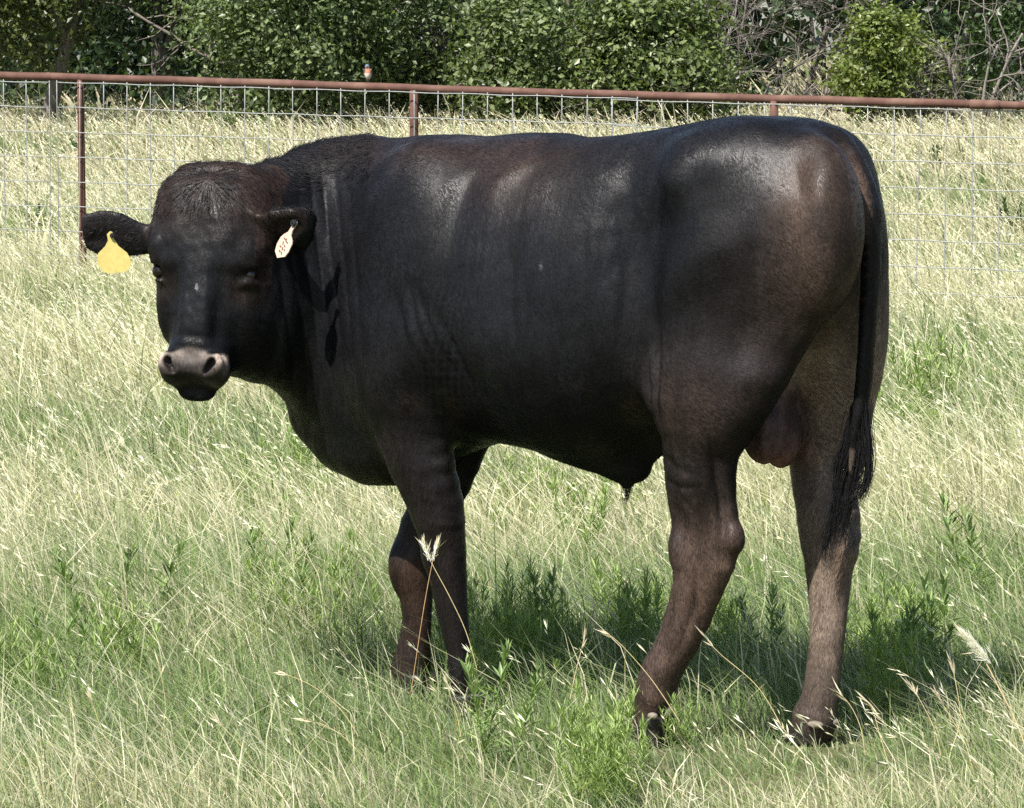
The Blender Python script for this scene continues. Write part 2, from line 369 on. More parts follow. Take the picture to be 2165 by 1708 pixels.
# muscle relief of the near side: (px, py, ly, radii, height)
for px, py, ly, r, a in [
    (880,470,.27,(.06,.1,.14),.014), (955,420,.28,(.03,.1,.09),-.010), (1050,560,.29,(.05,.1,.08),-.006), (905,720,.25,(.07,.1,.05),.016), (850,790,.25,(.05,.1,.04),.012), (885,830,.24,(.02,.1,.05),-.008),
    (960,760,.28,(.025,.1,.08),-.016), (1010,860,.28,(.04,.1,.06),-.012), (860,640,.25,(.03,.1,.12),-.006),
    (1320,470,.27,(.06,.1,.09),-.030), (1345,620,.27,(.045,.1,.12),-.036), (1368,770,.27,(.022,.1,.08),-.026), (1395,800,.27,(.02,.1,.07),.012), (1425,385,.25,(.035,.1,.035),.022), (1440,450,.25,(.06,.1,.05),.010),
    (1700,345,.15,(.04,.1,.04),-.012), (1660,600,.25,(.03,.1,.15),-.014), (1560,680,.25,(.07,.1,.07),-.018), (1400,470,.25,(.04,.1,.035),-.014), (1730,480,.2,(.03,.1,.12),.012),
    (1730,560,.2,(.045,.1,.16),.010), (1220,560,.3,(.08,.1,.12),.008), (1150,760,.3,(.12,.1,.06),.008), (1110,380,.27,(.05,.1,.05),.006), (1180,430,.28,(.05,.1,.05),-.006),
    (1480,960,.2,(.02,.1,.08),.010), (1440,1000,.2,(.012,.1,.08),-.009), (1525,1040,.2,(.008,.1,.10),-.016), (1440,1090,.2,(.012,.1,.03),-.008), (1545,1140,.17,(.02,.1,.02),.005),
    (1455,1150,.18,(.02,.1,.03),-.005), (1485,1250,.17,(.008,.1,.09),-.007), (1440,1260,.17,(.010,.1,.08),.005), (1400,1420,.17,(.02,.1,.02),.005)]:
    D += a*blob(px, py, ly, r)*sd
def ridge(pts, ly, rad, amp, fade=True):
    P_ = np.array([loc(x, y, ly) for x, y in pts])[:, [0, 2]]; X2 = V[:, [0, 2]]; best = np.full(len(V), 9.); bt_ = np.zeros(len(V)); m_ = len(P_)-1
    for i in range(m_):
        ab = P_[i+1]-P_[i]; t = np.clip(((X2-P_[i])@ab)/(ab@ab), 0, 1); d_ = np.linalg.norm(X2-P_[i]-t[:, None]*ab, axis=1); c_ = d_ < best; best[c_] = d_[c_]; bt_[c_] = ((i+t)/m_)[c_]
    e = np.exp(-.5*(best/rad)**2)*(np.sin(np.pi*np.clip(bt_*.92+.04, 0, 1))**.6 if fade else 1)
    return amp*e*sd*(V[:, 1] > ly-.16)
D += ridge([(1610,465),(1520,525),(1430,600),(1375,690)], .25, .042, .017)
for pts, ly, r, a in [([(885,590),(905,680),(935,780)],.26,.008,-.007), ([(905,600),(930,690),(960,790)],.26,.008,-.008), ([(935,640),(965,720),(990,810)],.26,.008,-.007), ([(860,620),(880,700),(900,760)],.26,.009,-.004),
    ([(1366,740),(1372,800),(1385,870),(1398,930)],.2,.010,-.013), ([(1384,770),(1392,840),(1404,900)],.2,.012,.010), ([(1405,950),(1440,985),(1490,995)],.2,.007,-.004), ([(1408,1000),(1440,1030),(1500,1022)],.2,.006,-.0035), ([(1430,1035),(1465,1062),(1485,1095)],.2,.007,-.003),
    ([(1700,350),(1730,420),(1745,520)],.16,.014,-.006), ([(1620,640),(1560,740),(1520,850)],.25,.03,-.008), ([(1290,330),(1300,400),(1280,480)],.27,.02,-.006), ([(1420,1190),(1440,1300),(1400,1400)],.16,.008,-.004), ([(1500,1180),(1480,1290),(1440,1380)],.16,.007,-.005),
    ([(830,880),(850,960),(880,1040)],.17,.010,-.005), ([(905,860),(925,940),(945,1010)],.17,.010,-.005), ([(940,900),(955,980),(965,1050)],.17,.008,.004), ([(1150,300),(1110,350),(1050,400)],.2,.02,.008), ([(1000,300),(960,380),(940,480)],.25,.02,.004)]: D += ridge(pts, ly, r, a)
_r = np.random.default_rng(91)
for _ in range(26):
    x0 = _r.uniform(985, 1330); y0 = _r.uniform(430, 720); L_ = _r.uniform(60, 190); s0 = _r.uniform(-.12, .22)
    D += ridge([(x0, y0), (x0+s0*L_*.5+_r.normal()*4, y0+L_*.5), (x0+s0*L_+_r.normal()*6, y0+L_)], .27, _r.uniform(.0065, .009), -_r.uniform(.0014, .0036))
# neck folds: upright creases where the neck bends round
W = BP0+V[:, :1]*BF+V[:, 1:2]*BL+V[:, 2:]*BZ
z = V[:, 2]; ax = W[:, 0]+.06*swn(V, 3, 4.)*.4+(z-1.0)*.06
mk = np.clip((W[:, 0]+.60)/.06, 0, 1)*np.clip((-.235-W[:, 0])/.16, 0, 1)*np.clip((z-.66)/.15, 0, 1)*np.clip((1.32-z)/.10, 0, 1)*np.clip(side*1.3+.3, 0, 1)
mk *= (V[:, 0] > .8)*(V[:, 1] < .34)*np.clip(.55+.9*swn(V, 6, 5.), 0, 1.5)
ph = ax/.030*2*np.pi; fold = (1-np.abs(np.sin(ph/2+.45*swn(V, 11, 5.))))**1.6*2-.7
D -= .0036*mk*fold*(.7+.3*swn(V, 5, 10.))
# creases behind the elbow and on the forearm, fine skin ripple on the ribs
ck = blob(945, 720, .27, (.05, .1, .16))*sd; D -= .004*ck*(1-np.abs(np.sin((V[:, 0]+.32*(z-.7))/.018*np.pi+swn(V, 21, 8.))))**2
fk = blob(950, 950, .17, (.05, .1, .12))+blob(955, 1100, .15, (.06, .1, .06)); D -= .0005*fk*np.clip(swn(V, 77, 10.)+.5, 0, 1)*(np.abs(np.sin((z-.25*V[:, 0])/.026*np.pi+.7*swn(V, 22, 12.)))**3)
rb = np.clip(blob(1060, 700, .3, (.22, .12, .22))*1.3, 0, 1)*sd; D -= .0016*rb*(1-np.abs(np.sin(V[:, 0]/.022*np.pi+.9*swn(V, 23, 4.)+z*3)))**3*np.clip(swn(V, 24, 7.)+.4, 0, 1)
D += .0011*swn(V, 8, 22.)*np.clip(z/.6, .2, 1) + .0004*swn(V, 9, 60.)
q = V-HOl; hu_, hs_, hw_ = q@hul, q@hvl, q@hwl
inhead = (np.abs(hu_) < .16)*(hs_ > -.05)*(hs_ < .56)*(hw_ > -.30)*(V[:, 1] > .25)
D *= np.where(inhead, .35, 1)
# face: brow lines, nose-bridge ridge, cheek line, wrinkles over the nose
def hb(u, s, w_, r): 
    c = np.array([u, s, w_]); H = np.stack([hu_, hs_, hw_], 1); k = (H-c)/np.asarray(r); return np.exp(-(k*k).sum(1)*.5)*inhead
for u, s_, w_, r, a in [(.0,.20,0,(.018,.06,.05),-.004),(-.045,.17,0,(.02,.05,.05),.004),(.05,.17,0,(.02,.05,.05),.004),(-.06,.27,0,(.012,.03,.05),-.007),(.06,.27,0,(.012,.03,.05),-.007),
    (-.085,.225,-.01,(.03,.014,.04),.006),(.085,.225,-.01,(.03,.014,.04),.006),(.025,.32,0,(.007,.05,.04),.003),(-.025,.32,0,(.007,.05,.04),.003),
    (-.075,.14,0,(.015,.05,.05),.004),(.075,.14,0,(.015,.05,.05),.004),(-.04,.24,0,(.01,.03,.05),-.004),(.04,.24,0,(.01,.03,.05),-.004),(0,.25,0,(.010,.05,.05),.003),(-.05,.36,0,(.008,.04,.04),-.004),(.05,.36,0,(.008,.04,.04),-.004),
    (0,.395,0,(.06,.006,.04),-.003),(0,.412,0,(.06,.006,.04),.003),(0,.445,0,(.02,.02,.04),-.004),(0,.10,0,(.04,.02,.05),.005)]:
    D += a*hb(u, s_, w_, r)
D += inhead*(hs_ < .34)*.0018*swn(V, 31, 55.)+inhead*.0007*swn(V, 33, 150.)*(hs_ < .41)
V = V+N*D[:, None]; N = vnormals(V, Q)
# ---------------------------------------------------------------- coat colours (hair and skin, with shade and bounce painted in at spots)
C = np.tile(np.array([.0100, .0104, .0124]), (len(V), 1)); skin = np.zeros(len(V))
def paint(w_, col, amt=1.0):
    global C
    w_ = np.clip(w_*amt, 0, 1)[:, None]; C = C*(1-w_)+np.array(col)*w_
nz = np.clip(.75+.35*swn(V, 41, 12.), 0, 1.2)
BR = (.055, .035, .026); BR2 = (.085, .058, .043); GB = (.36, .265, .20)
paint(nz*(blob(1050, 290, .1, (.3, .25, .045))+blob(870, 310, .1, (.2, .25, .04)))*.4, BR)
paint(nz*blob(1110, 350, .2, (.10, .2, .06)), BR, .5)
paint(nz*blob(1480, 880, .2, (.10, .1, .10))*sd, BR, .65); paint(nz*blob(1660, 700, .2, (.10, .1, .18))*sd, BR, .5)
paint(nz*blob(1760, 400, .12, (.05, .12, .07)), (.17, .11, .08), 1.0); paint(nz*blob(1775, 520, .12, (.05, .12, .10)), BR2, 1.0); paint(nz*blob(1760, 650, .12, (.05, .12, .12)), BR2, .8)
inner = np.clip(-V[:, 0]*4+.2, 0, 1)*np.clip((1.05-z)/.3, 0, 1)
paint(nz*(V[:, 1] < .03)*(V[:, 0] < .12)*np.clip((1.05-z)/.2, 0, 1)*np.clip((z-.42)/.2, .45, 1), GB, .95)  # grey-brown inner hind leg, lightened to carry ground bounce in its shade
paint(nz*blob(1690, 1180, -.1, (.1, .1, .12)), (.28, .215, .165), .7)
paint(nz*np.clip((.60-z)/.25, 0, 1)*(V[:, 0] < .4)*(V[:, 1] > .03), (.125, .082, .062), .9)
paint(nz*np.clip((.62-z)/.2, 0, 1)*(V[:, 0] > .4)*(V[:, 1] > .0), (.022, .0165, .0145), .9)
paint(nz*np.clip((.50-z)/.2, 0, 1)*(V[:, 0] > .4)*(V[:, 1] < .0), (.05, .030, .021), .9)
paint(nz*blob(880, 950, .17, (.08, .08, .12)), (.020, .015, .0135), .8)
paint(np.clip(swn(V, 42, 26.)*.7+.25, 0, 1)*np.clip(.5+1.6*swn(V, 43, 170.), 0, 1.3)*(blob(1110, 865, .22, (.15, .12, .024))+.8*blob(1200, 850, .22, (.08, .12, .02))), (.20, .11, .05), .9)
paint(blob(790, 1015, .05, (.06, .12, .012)), (.05, .04, .035), .5)
paint(inhead*nz*np.clip((.19-hs_)/.08, 0, 1)*np.clip(.6+3*np.abs(hu_), 0, 1), (.052, .032, .024), .85)
for sg in (-1, 1): paint(hb(sg*.10, .280, -.04, (.028, .022, .03))*nz, (.06, .036, .024), .7)
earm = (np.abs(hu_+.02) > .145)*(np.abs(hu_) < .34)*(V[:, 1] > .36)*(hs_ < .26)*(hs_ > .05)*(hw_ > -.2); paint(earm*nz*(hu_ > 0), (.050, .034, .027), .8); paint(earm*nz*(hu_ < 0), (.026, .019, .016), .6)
for sg in (-1, 1): paint(hb(sg*.108, .242, -.03, (.026, .032, .03)), (.010, .008, .007), 1.2)  # lids painted dark to stand in for shade in the sockets
# muzzle skin
mz = np.clip((hs_-.423+.010*np.cos(hu_*62))/.008, 0, 1)*inhead*np.clip((hw_+.055)/.03, 0, 1)
paint(mz, (.085, .073, .068), 1.0); skin = np.maximum(skin, mz*.9)
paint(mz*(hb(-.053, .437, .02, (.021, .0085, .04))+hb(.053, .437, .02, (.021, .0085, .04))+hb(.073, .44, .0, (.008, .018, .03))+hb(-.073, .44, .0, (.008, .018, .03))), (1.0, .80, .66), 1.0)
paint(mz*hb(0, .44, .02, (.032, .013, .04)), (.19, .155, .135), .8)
paint(mz*(hb(.066, .475, 0, (.012, .012, .03))+hb(-.066, .478, 0, (.010, .010, .03))), (.10, .07, .045), .6)
paint(mz*hb(0, .49, 0, (.07, .008, .05)), (.018, .016, .012), .8)
for sg in (-1, 1): paint(hb(sg*.050, .452, .005, (.011, .017, .012)), (.008, .007, .007), 1.0)
# scrotum skin
TLp = np.array([loc(x, y, 0.0) for x, y in [(1770,310),(1798,342),(1820,388),(1842,440),(1846,520),(1842,620),(1836,720),(1829,800),(1818,870),(1806,940)]])
dtl = np.min(np.stack([np.linalg.norm(V-(TLp[i]+(TLp[i+1]-TLp[i])*k_), axis=1) for i in range(9) for k_ in (0, .25, .5, .75)]), 0)
paint(np.clip((.0335-dtl)/.006, 0, 1), (.011, .0105, .0115), 1.0)
scm = ((V[:, 0]-.03)**2/.10**2+(V[:, 1])**2/.09**2 < 1)*(z > .50)*(z < .78)*(np.abs(V[:, 1]) < .085)
c0 = loc(1632, 915, 0); scw = np.clip(1.5-np.sqrt(((V-c0)**2/np.array([.075, .08, .10])**2).sum(1)), 0, 1)*2
paint(scw, (.15, .092, .086), 1.0); paint(blob(1650, 965, -.02, (.03, .05, .02)), (.25, .12, .09), .8); skin = np.maximum(skin, np.clip(scw, 0, 1)*.8)
# rust stain under the tail tuft, white flecks
paint(blob(1755, 1225, -.03, (.010, .03, .045)), (.10, .035, .012), .8)
for px, py, ly, r in ((418, 622, None, .005), (1137, 565, .3, .003)):
    if ly is None: paint(hb(.004, .284, .0, (.0016, .0035, .02)), (.3, .3, .3), 1.)
    else: paint(blob(px, py, ly, (.0008, .1, .004)), (.16, .16, .16), .7)
C *= (1+.10*swn(V, 44, 90.))[:, None]; C = np.clip(C, .002, 1)
# ---------------------------------------------------------------- coat material
def coat_mat(name='bull_coat', hair=False):
    m = NT(name); g = m.n('ShaderNodeTexCoord'); oc = g.outputs['Object']
    at = m.n('ShaderNodeAttribute', attribute_name='hide'); sk = m.n('ShaderNodeAttribute', attribute_name='skin')
    mp = m.n('ShaderNodeMapping'); mp.inputs['Scale'].default_value = (1.0, 1.0, .45); m.l(oc, mp.inputs[0])
    fine = m.noise(mp.outputs[0], 210, 3, .7); mid = m.noise(mp.outputs[0], 38, 4, .65); big = m.noise(oc, 5.5, 4, .6)
    val = m.math('ADD', m.math('MULTIPLY', m.maprange(fine, .3, .7, .6, 1.45), m.maprange(mid, .3, .7, .85, 1.15)), 0.0)
    val = m.math('MULTIPLY', val, m.maprange(big, .35, .65, .8, 1.25)); pat = m.noise(mp.outputs[0], 7.5, 5, .62, dist=.6); val = m.math('MULTIPLY', val, m.maprange(pat, .44, .56, .62, 1.3))
    vm = m.n('ShaderNodeVectorMath', operation='SCALE'); m.l(at.outputs['Color'], vm.inputs[0]); m.l(m.math('MULTIPLY', val, .60), vm.inputs['Scale'])
    b = m.n('ShaderNodeBsdfPrincipled'); m.l(vm.outputs[0], b.inputs['Base Color'])
    rgh = m.math('ADD', m.maprange(pat, .42, .58, .54, .36), m.maprange(mid, .3, .7, -.07, .08)); m.l(rgh, b.inputs['Roughness'])
    b.inputs['Specular IOR Level'].default_value = .14
    b.inputs['Sheen Weight'].default_value = .0; b.inputs['Sheen Roughness'].default_value = .35; b.inputs['Sheen Tint'].default_value = (.8, .85, 1, 1)
    bp = m.n('ShaderNodeBump'); bp.inputs['Strength'].default_value = .8; bp.inputs['Distance'].default_value = .004
    hh = m.math('ADD', m.math('MULTIPLY', fine, .35), m.math('MULTIPLY', mid, .8))
    m.l(m.math('MULTIPLY', hh, m.maprange(sk.outputs['Fac'], 0, 1, 1, .35)), bp.inputs['Height']); m.l(bp.outputs[0], b.inputs['Normal'])
    m.l(b.outputs[0], m.out.inputs[0]); return m.m
MAT_COAT = coat_mat()
def simple_mat(name, col, rough=.5, spec=.5, var=.15, scale=60, bump=0.0, metal=0.0):
    m = NT(name); g = m.n('ShaderNodeTexCoord'); nf = m.noise(g.outputs['Object'], scale, 4, .6)
    a = tuple(c*(1-var) for c in col); b_ = tuple(min(1, c*(1+var)) for c in col)
    b = m.n('ShaderNodeBsdfPrincipled'); m.l(m.mix(m.maprange(nf, .3, .7), a, b_), b.inputs['Base Color'])
    b.inputs['Roughness'].default_value = rough; b.inputs['Specular IOR Level'].default_value = spec; b.inputs['Metallic'].default_value = metal
    if bump:
        bp = m.n('ShaderNodeBump'); bp.inputs['Strength'].default_value = bump; bp.inputs['Distance'].default_value = .003; m.l(nf, bp.inputs['Height']); m.l(bp.outputs[0], b.inputs['Normal'])
    m.l(b.outputs[0], m.out.inputs[0]); return m.m
bull = empty('bull', BP0, math.pi-YAW)
tag(bull, 'young black bull standing side-on in grass, head turned to face the viewer', 'bull')
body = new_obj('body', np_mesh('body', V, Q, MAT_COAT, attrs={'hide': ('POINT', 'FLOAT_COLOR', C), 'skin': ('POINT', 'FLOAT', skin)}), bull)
# ---------------------------------------------------------------- hair strands
def strands(P, r0, taper=.15):
    """P (n,k,3) strand points, r0 (n,) radius -> three-sided tapered strands"""
    n, k, _ = P.shape; T = np.gradient(P, axis=1); T /= np.maximum(np.linalg.norm(T, axis=2, keepdims=True), 1e-9)
    ref = np.array([.3, .5, .81]); A = np.cross(T, ref); A /= np.maximum(np.linalg.norm(A, axis=2, keepdims=True), 1e-9); B = np.cross(T, A)
    rr = r0[:, None]*np.linspace(1, taper, k)[None]; out = []
    for j in range(3):
        a = 2*np.pi*j/3; out.append(P+rr[..., None]*(A*math.cos(a)+B*math.sin(a)))
    Vv = np.stack(out, 2).reshape(-1, 3)
    i = np.arange(n)[:, None, None]*k*3; s = np.arange(k-1)[None, :, None]*3; j = np.arange(3)[None, None]; j2 = (j+1) % 3
    F_ = np.stack([i+s+j, i+s+j2, i+s+3+j2, i+s+3+j], -1).reshape(-1, 4); return Vv, F_
def bez(pts, k):
    """smooth curve through control points"""
    pts = np.asarray(pts, float); t = np.linspace(0, len(pts)-1, k); i = np.clip(t.astype(int), 0, len(pts)-2); f = (t-i)[:, None]
    p0 = pts[np.maximum(i-1, 0)]; p1 = pts[i]; p2 = pts[i+1]; p3 = pts[np.minimum(i+2, len(pts)-1)]
    return .5*((2*p1)+(-p0+p2)*f+(2*p0-5*p1+4*p2-p3)*f*f+(-p0+3*p1-3*p2+p3)*f**3)
MAT_HAIR = simple_mat('black_hair', (.009, .0085, .0095), .45, .3, .4, 90)
MAT_HAIRB = simple_mat('brown_hair', (.012, .0088, .0075), .6, .15, .5, 90)
def hair_obj(name, clumps, n, mat, spread, r=.0007, k=12, parent=bull, seed=1, end=.25, ly=0.0, frizz=.004, label=None):
    R = np.random.default_rng(seed); S = []
    for cl in clumps:
        base = bez([loc(x, y, ly+o) for x, y, o in cl], k); m = n
        for _ in range(m):
            o0 = R.normal(size=3)*spread; o1 = R.normal(size=3)*spread*end; t = np.linspace(0, 1, k)[:, None]
            wv = np.cumsum(R.normal(size=(k, 3)), 0)*frizz*.35+np.sin(t*R.uniform(5, 12)+R.uniform(0, 6))*R.normal(size=3)*frizz
            L = R.uniform(.82, 1.06); tt = np.minimum(t*L, 1); q = np.stack([np.interp(tt[:, 0], t[:, 0], base[:, i]) for i in range(3)], 1)
            S.append(q+o0*(1-t)+o1*t+wv*t)
    vv, ff = strands(np.array(S), R.uniform(.7, 1.3, len(S))*r); o = new_obj(name, np_mesh(name, vv, ff, mat), parent)
    if label: o['label'] = label
    return o
sw = [[(1812,860,0),(1798,930,.0),(1780,1000,.0),(1772,1060,0),(1760,1120,0),(1752,1185,0)],
      [(1820,860,0),(1826,930,.0),(1834,990,.0),(1828,1030,0),(1812,1052,0),(1800,1062,0)],
      [(1808,860,0),(1788,930,0),(1770,980,0),(1770,1040,0),(1778,1090,0),(1764,1140,0)],
      [(1822,860,0),(1822,940,0),(1812,1010,0),(1790,1080,0),(1775,1140,0),(1768,1160,0)],
      [(1810,880,0),(1794,960,0),(1774,1040,0),(1758,1110,0),(1747,1165,0),(1752,1205,0)],
      [(1818,870,0),(1815,950,0),(1800,1020,0),(1790,1100,0),(1800,1150,0),(1785,1165,0)],
      [(1824,850,0),(1834,930,0),(1838,980,0),(1832,1020,0),(1818,1045,0),(1815,1050,0)]]
hair_obj('tail_switch', sw, 95, MAT_HAIR, .0065, .0008, 16, ly=-.005, seed=3, end=.7, frizz=.006)
hair_obj('sheath_tuft', [[(1318,1015,0),(1323,1035,0),(1325,1055,0),(1324,1066,0)],[(1330,1018,0),(1332,1030,0),(1328,1048,0),(1325,1058,0)]], 35, MAT_HAIR, .006, .0006, 8, seed=4, end=.15, frizz=.003)
# short coat: fine hairs lying along the hide
def short_coat(n, seed=12):
    R = np.random.default_rng(seed); tri = Q[:, :3]; a = V[tri]; ar = np.linalg.norm(np.cross(a[:, 1]-a[:, 0], a[:, 2]-a[:, 0]), axis=1); fc = R.choice(len(Q), n, p=ar/ar.sum())
    wts = R.dirichlet((1, 1, 1, 1), n); p = (V[Q[fc]]*wts[..., None]).sum(1); nn = nrm_rows((N[Q[fc]]*wts[..., None]).sum(1)); c = C[Q[fc, 0]]; hd = inhead[Q[fc, 0]] > 0
    keep = (skin[Q[fc, 0]] < .3); p, nn, c, hd = p[keep], nn[keep], c[keep], hd[keep]; n = len(p)
    d = np.tile(np.array([-.75, 0, -.5]), (n, 1)); d[p[:, 2] < .62] = (-.1, 0, -1); d[hd] = -hvl*.2+hul*0; d[hd] = d[hd]+np.sign((p[hd]-HOl)@hul)[:, None]*hul*.5+hvl*.6
    d += np.stack([swn(p, 61+i, 6.) for i in range(3)], 1)*.35+R.normal(size=(n, 3))*.22; d -= nn*(d*nn).sum(1, keepdims=True); d = nrm_rows(d); s = np.cross(nn, d)
    L = R.uniform(.006, .013, n)[:, None]*np.where(hd, .7, 1)[:, None]; w_ = .0007; b = p+nn*.0004
    P3 = np.stack([b-s*w_, b+s*w_, b+d*L+nn*L*.07], 1).reshape(-1, 3)
    cc = np.repeat(np.clip(.5*c*R.uniform(.5, 1.8, (n, 1)), .002, 1), 3, 0)
    return np_mesh('coat', P3, np.arange(n*3).reshape(-1, 3), MAT_COATH, True, {'hide': ('POINT', 'FLOAT_COLOR', cc), 'skin': ('POINT', 'FLOAT', np.zeros(n*3))})
def nrm_rows(x): return x/np.maximum(np.linalg.norm(x, axis=1, keepdims=True), 1e-9)
m = NT('coat_hair'); at = m.n('ShaderNodeAttribute', attribute_name='hide'); b = m.n('ShaderNodeBsdfPrincipled'); m.l(at.outputs['Color'], b.inputs['Base Color'])
b.inputs['Roughness'].default_value = .42; b.inputs['Specular IOR Level'].default_value = .20; m.l(b.outputs[0], m.out.inputs[0]); MAT_COATH = m.m
new_obj('coat', short_coat(240000), bull)
# fringe on the poll and rough crest of the neck
def surf_hair(name, sel, n, dirfn, ln, mat, r=.0006, k=5, seed=5, lift=.35, curl=.3):
    R = np.random.default_rng(seed); idx = np.nonzero(sel)[0]; idx = R.choice(idx, n); p = V[idx]+R.normal(size=(n, 3))*.002; nn = N[idx]
    d = dirfn(p, nn); d = d-nn*(d*nn).sum(1, keepdims=True); d /= np.maximum(np.linalg.norm(d, axis=1, keepdims=True), 1e-6)
    d += R.normal(size=(n, 3))*curl; L = ln*R.uniform(.6, 1.3, n); t = np.linspace(0, 1, k)
    P = p[:, None]+L[:, None, None]*(t[None, :, None]*d[:, None]+lift*(t*(1-t*.75))[None, :, None]*nn[:, None])
    vv, ff = strands(P, np.full(n, r)*R.uniform(.7, 1.4, n)); return new_obj(name, np_mesh(name, vv, ff, mat), bull)
H3 = lambda p: np.stack([(p-HOl)@hul, (p-HOl)@hvl, (p-HOl)@hwl], 1)
def whorl(p, nn):
    h = H3(p); a = np.stack([h[:, 0], h[:, 1]-.035, 0*h[:, 0]], 1); r_ = np.linalg.norm(a, axis=1, keepdims=True)+.01
    a = a/r_; a[:, 1] += .55; return a[:, :1]*hul+a[:, 1:2]*hvl
surf_hair('forehead_fringe', inhead & (hs_ < .12) & (hs_ > -.03) & (hw_ > -.14), 3600, whorl, .016, MAT_HAIRB, .0005, 5, 5, .03, .25)
surf_hair('forehead_fringe', inhead & (hs_ < .09) & (hs_ > .0) & (hw_ > -.06) & (np.abs(hu_) < .055), 420, whorl, .042, MAT_HAIR, .0006, 6, 6, .10, .18)
surf_hair('neck_mane', (N[:, 2] > .5) & (W[:, 0] < -.33) & (W[:, 0] > -.62) & ~inhead & (z > 1.12), 5200, lambda p, nn: np.tile(np.array([-.75, .0, .3]), (len(p), 1)), .018, MAT_HAIR, .0006, 5, 7, .3, .2)
for sg in (-1, 1): surf_hair('ear_hair', earm & (hu_*sg > 0) & (N@dirl(np.array([0, -1.0, 0])) > -.2), 350, lambda p, nn: np.where(((p-HOl)@hul)[:, None] < 0, -1, 1)*hul[None]+.5*hvl[None], .011, MAT_HAIR, .0004, 4, 8, .12, .15)
# ---------------------------------------------------------------- eyes, hooves, dewclaws
MAT_EYE = simple_mat('eye', (.008, .005, .004), .06, .5, .2, 20)
for sg in (-1, 1):
    bm = bmesh.new(); bmesh.ops.create_uvsphere(bm, u_segments=20, v_segments=14, radius=.0182)
    me = bpy.data.meshes.new('eye'); bm.to_mesh(me); bm.free(); me.materials.append(MAT_EYE)
    for p in me.polygons: p.use_smooth = True
    o = new_obj('eye', me, bull); o.location = HP(.1120, .242, -.044) if sg > 0 else HP(-.1055, .242, -.046)
MAT_HOOF = simple_mat('hoof_horn', (.012, .010, .009), .45, .4, .5, 35, .6)
MAT_DEW = simple_mat('dewclaw_horn', (.17, .145, .115), .6, .3, .35, 60, .5)
def small_sdf(name, fn, lo, hi, h, mat, parent=bull):
    v, q_ = surface_nets(fn, lo, hi, h); return new_obj(name, np_mesh(name, smooth_pass(v, q_, 1), q_, mat), parent)
GZ = -.025
def hoof(cx, cy, yaw=0.0, sc_=1.0):
    c, s_ = math.cos(yaw), math.sin(yaw); R_ = np.array([[c, s_, 0], [-s_, c, 0], [0, 0, 1]]); o = np.array([cx, cy, GZ])
    def fn(X):
        q_ = (X-o)@R_.T/sc_; d = np.full(len(X), 9., np.float32)
        for sg in (-1, 1):
            t = np.clip(q_[:, 2]/.085, 0, 1); cxx = .034*(1-t)-.010; rx = .060*(1-t)+.040*t; ry = .030*(1-t)+.026*t
            e = np.sqrt(((q_[:, 0]-cxx)/rx)**2+((q_[:, 1]-sg*.0285)/ry)**2)-1; d = np.minimum(d, smax(e*ry, np.abs(q_[:, 2]-.045)-.045, .012))
        return d.astype(np.float32)*sc_
    small_sdf('hoof', fn, o-.12, o+.13, .0045, MAT_HOOF)
def dew(px, py, ly, r=(.016, .012, .020)):
    c = loc(px, py, ly); small_sdf('dewclaw', lambda X: Ell(c, r)(X), c-.035, c+.035, .004, MAT_DEW)
hoof(.085, .14, 0, .78); hoof(-.195, -.078, -.15, .85); hoof(.625, .118, 0, .8); hoof(.915, -.09, 0, .8)
dew(1380, 1514, .190, (.014, .010, .009)); dew(1412, 1500, .14); dew(1724, 1532, -.028, (.021, .011, .009)); dew(1764, 1526, -.075, (.010, .012, .009))
# ---------------------------------------------------------------- ear tags
def tag_plate(name, outline, th, mat, M4, label):
    """flat rounded plate cut from an outline (metres), slightly cupped"""
    bm = bmesh.new(); vs = [bm.verts.new((x, 0, y)) for x, y in outline]; f = bm.faces.new(vs)
    r = bmesh.ops.extrude_face_region(bm, geom=[f]); bmesh.ops.translate(bm, vec=(0, th, 0), verts=[e for e in r['geom'] if isinstance(e, bmesh.types.BMVert)])
    bmesh.ops.recalc_face_normals(bm, faces=bm.faces); me = bpy.data.meshes.new(name); bm.to_mesh(me); bm.free(); me.materials.append(mat)
    o = new_obj(name, me, bull); o.matrix_local = M4; o['label'] = label; return o
def frame_local(p, xw, zw):
    """bull-frame matrix from a bull-frame point and world directions for x and z"""
    x = nrm(dirl(nrm(xw))); z_ = dirl(nrm(zw)); z_ = nrm(z_-x*(z_@x)); y = np.cross(z_, x); M_ = Matrix.Identity(4)
    for i in range(3): M_[i][0], M_[i][1], M_[i][2], M_[i][3] = x[i], y[i], z_[i], p[i]
    return M_
def plastic(name, col, sp, spots=None):
    m = NT(name); g = m.n('ShaderNodeTexCoord'); n1 = m.noise(g.outputs['Object'], 55, 5, .7); n2 = m.noise(g.outputs['Object'], 14, 3, .6)
    b = m.n('ShaderNodeBsdfPrincipled'); c = m.mix(m.maprange(n1, .35, .7), col, sp); c = m.mix(m.math('MULTIPLY', m.maprange(n2, .45, .7), .5), c, sp)
    m.l(c, b.inputs['Base Color']); b.inputs['Roughness'].default_value = .5; b.inputs['Subsurface Weight'].default_value = 0.0
    m.l(b.outputs[0], m.out.inputs[0]); return m.m
MY = plastic('yellow_tag', (.54, .45, .15), (.43, .35, .11)); MW = plastic('pale_tag', (.46, .385, .30), (.42, .28, .22))
k_ = 1/921.0
yo = [(232,491),(226,497),(228,510),(222,522),(206,538),(204,550),(206,562),(214,574),(226,580),(262,577),(272,570),(276,560),(275,548),(268,536),(250,522),(240,506),(240,497),(237,492)]
def out_m(pts, ox, oy): return [((x-ox)*k_, (oy-y)*k_) for x, y in pts]
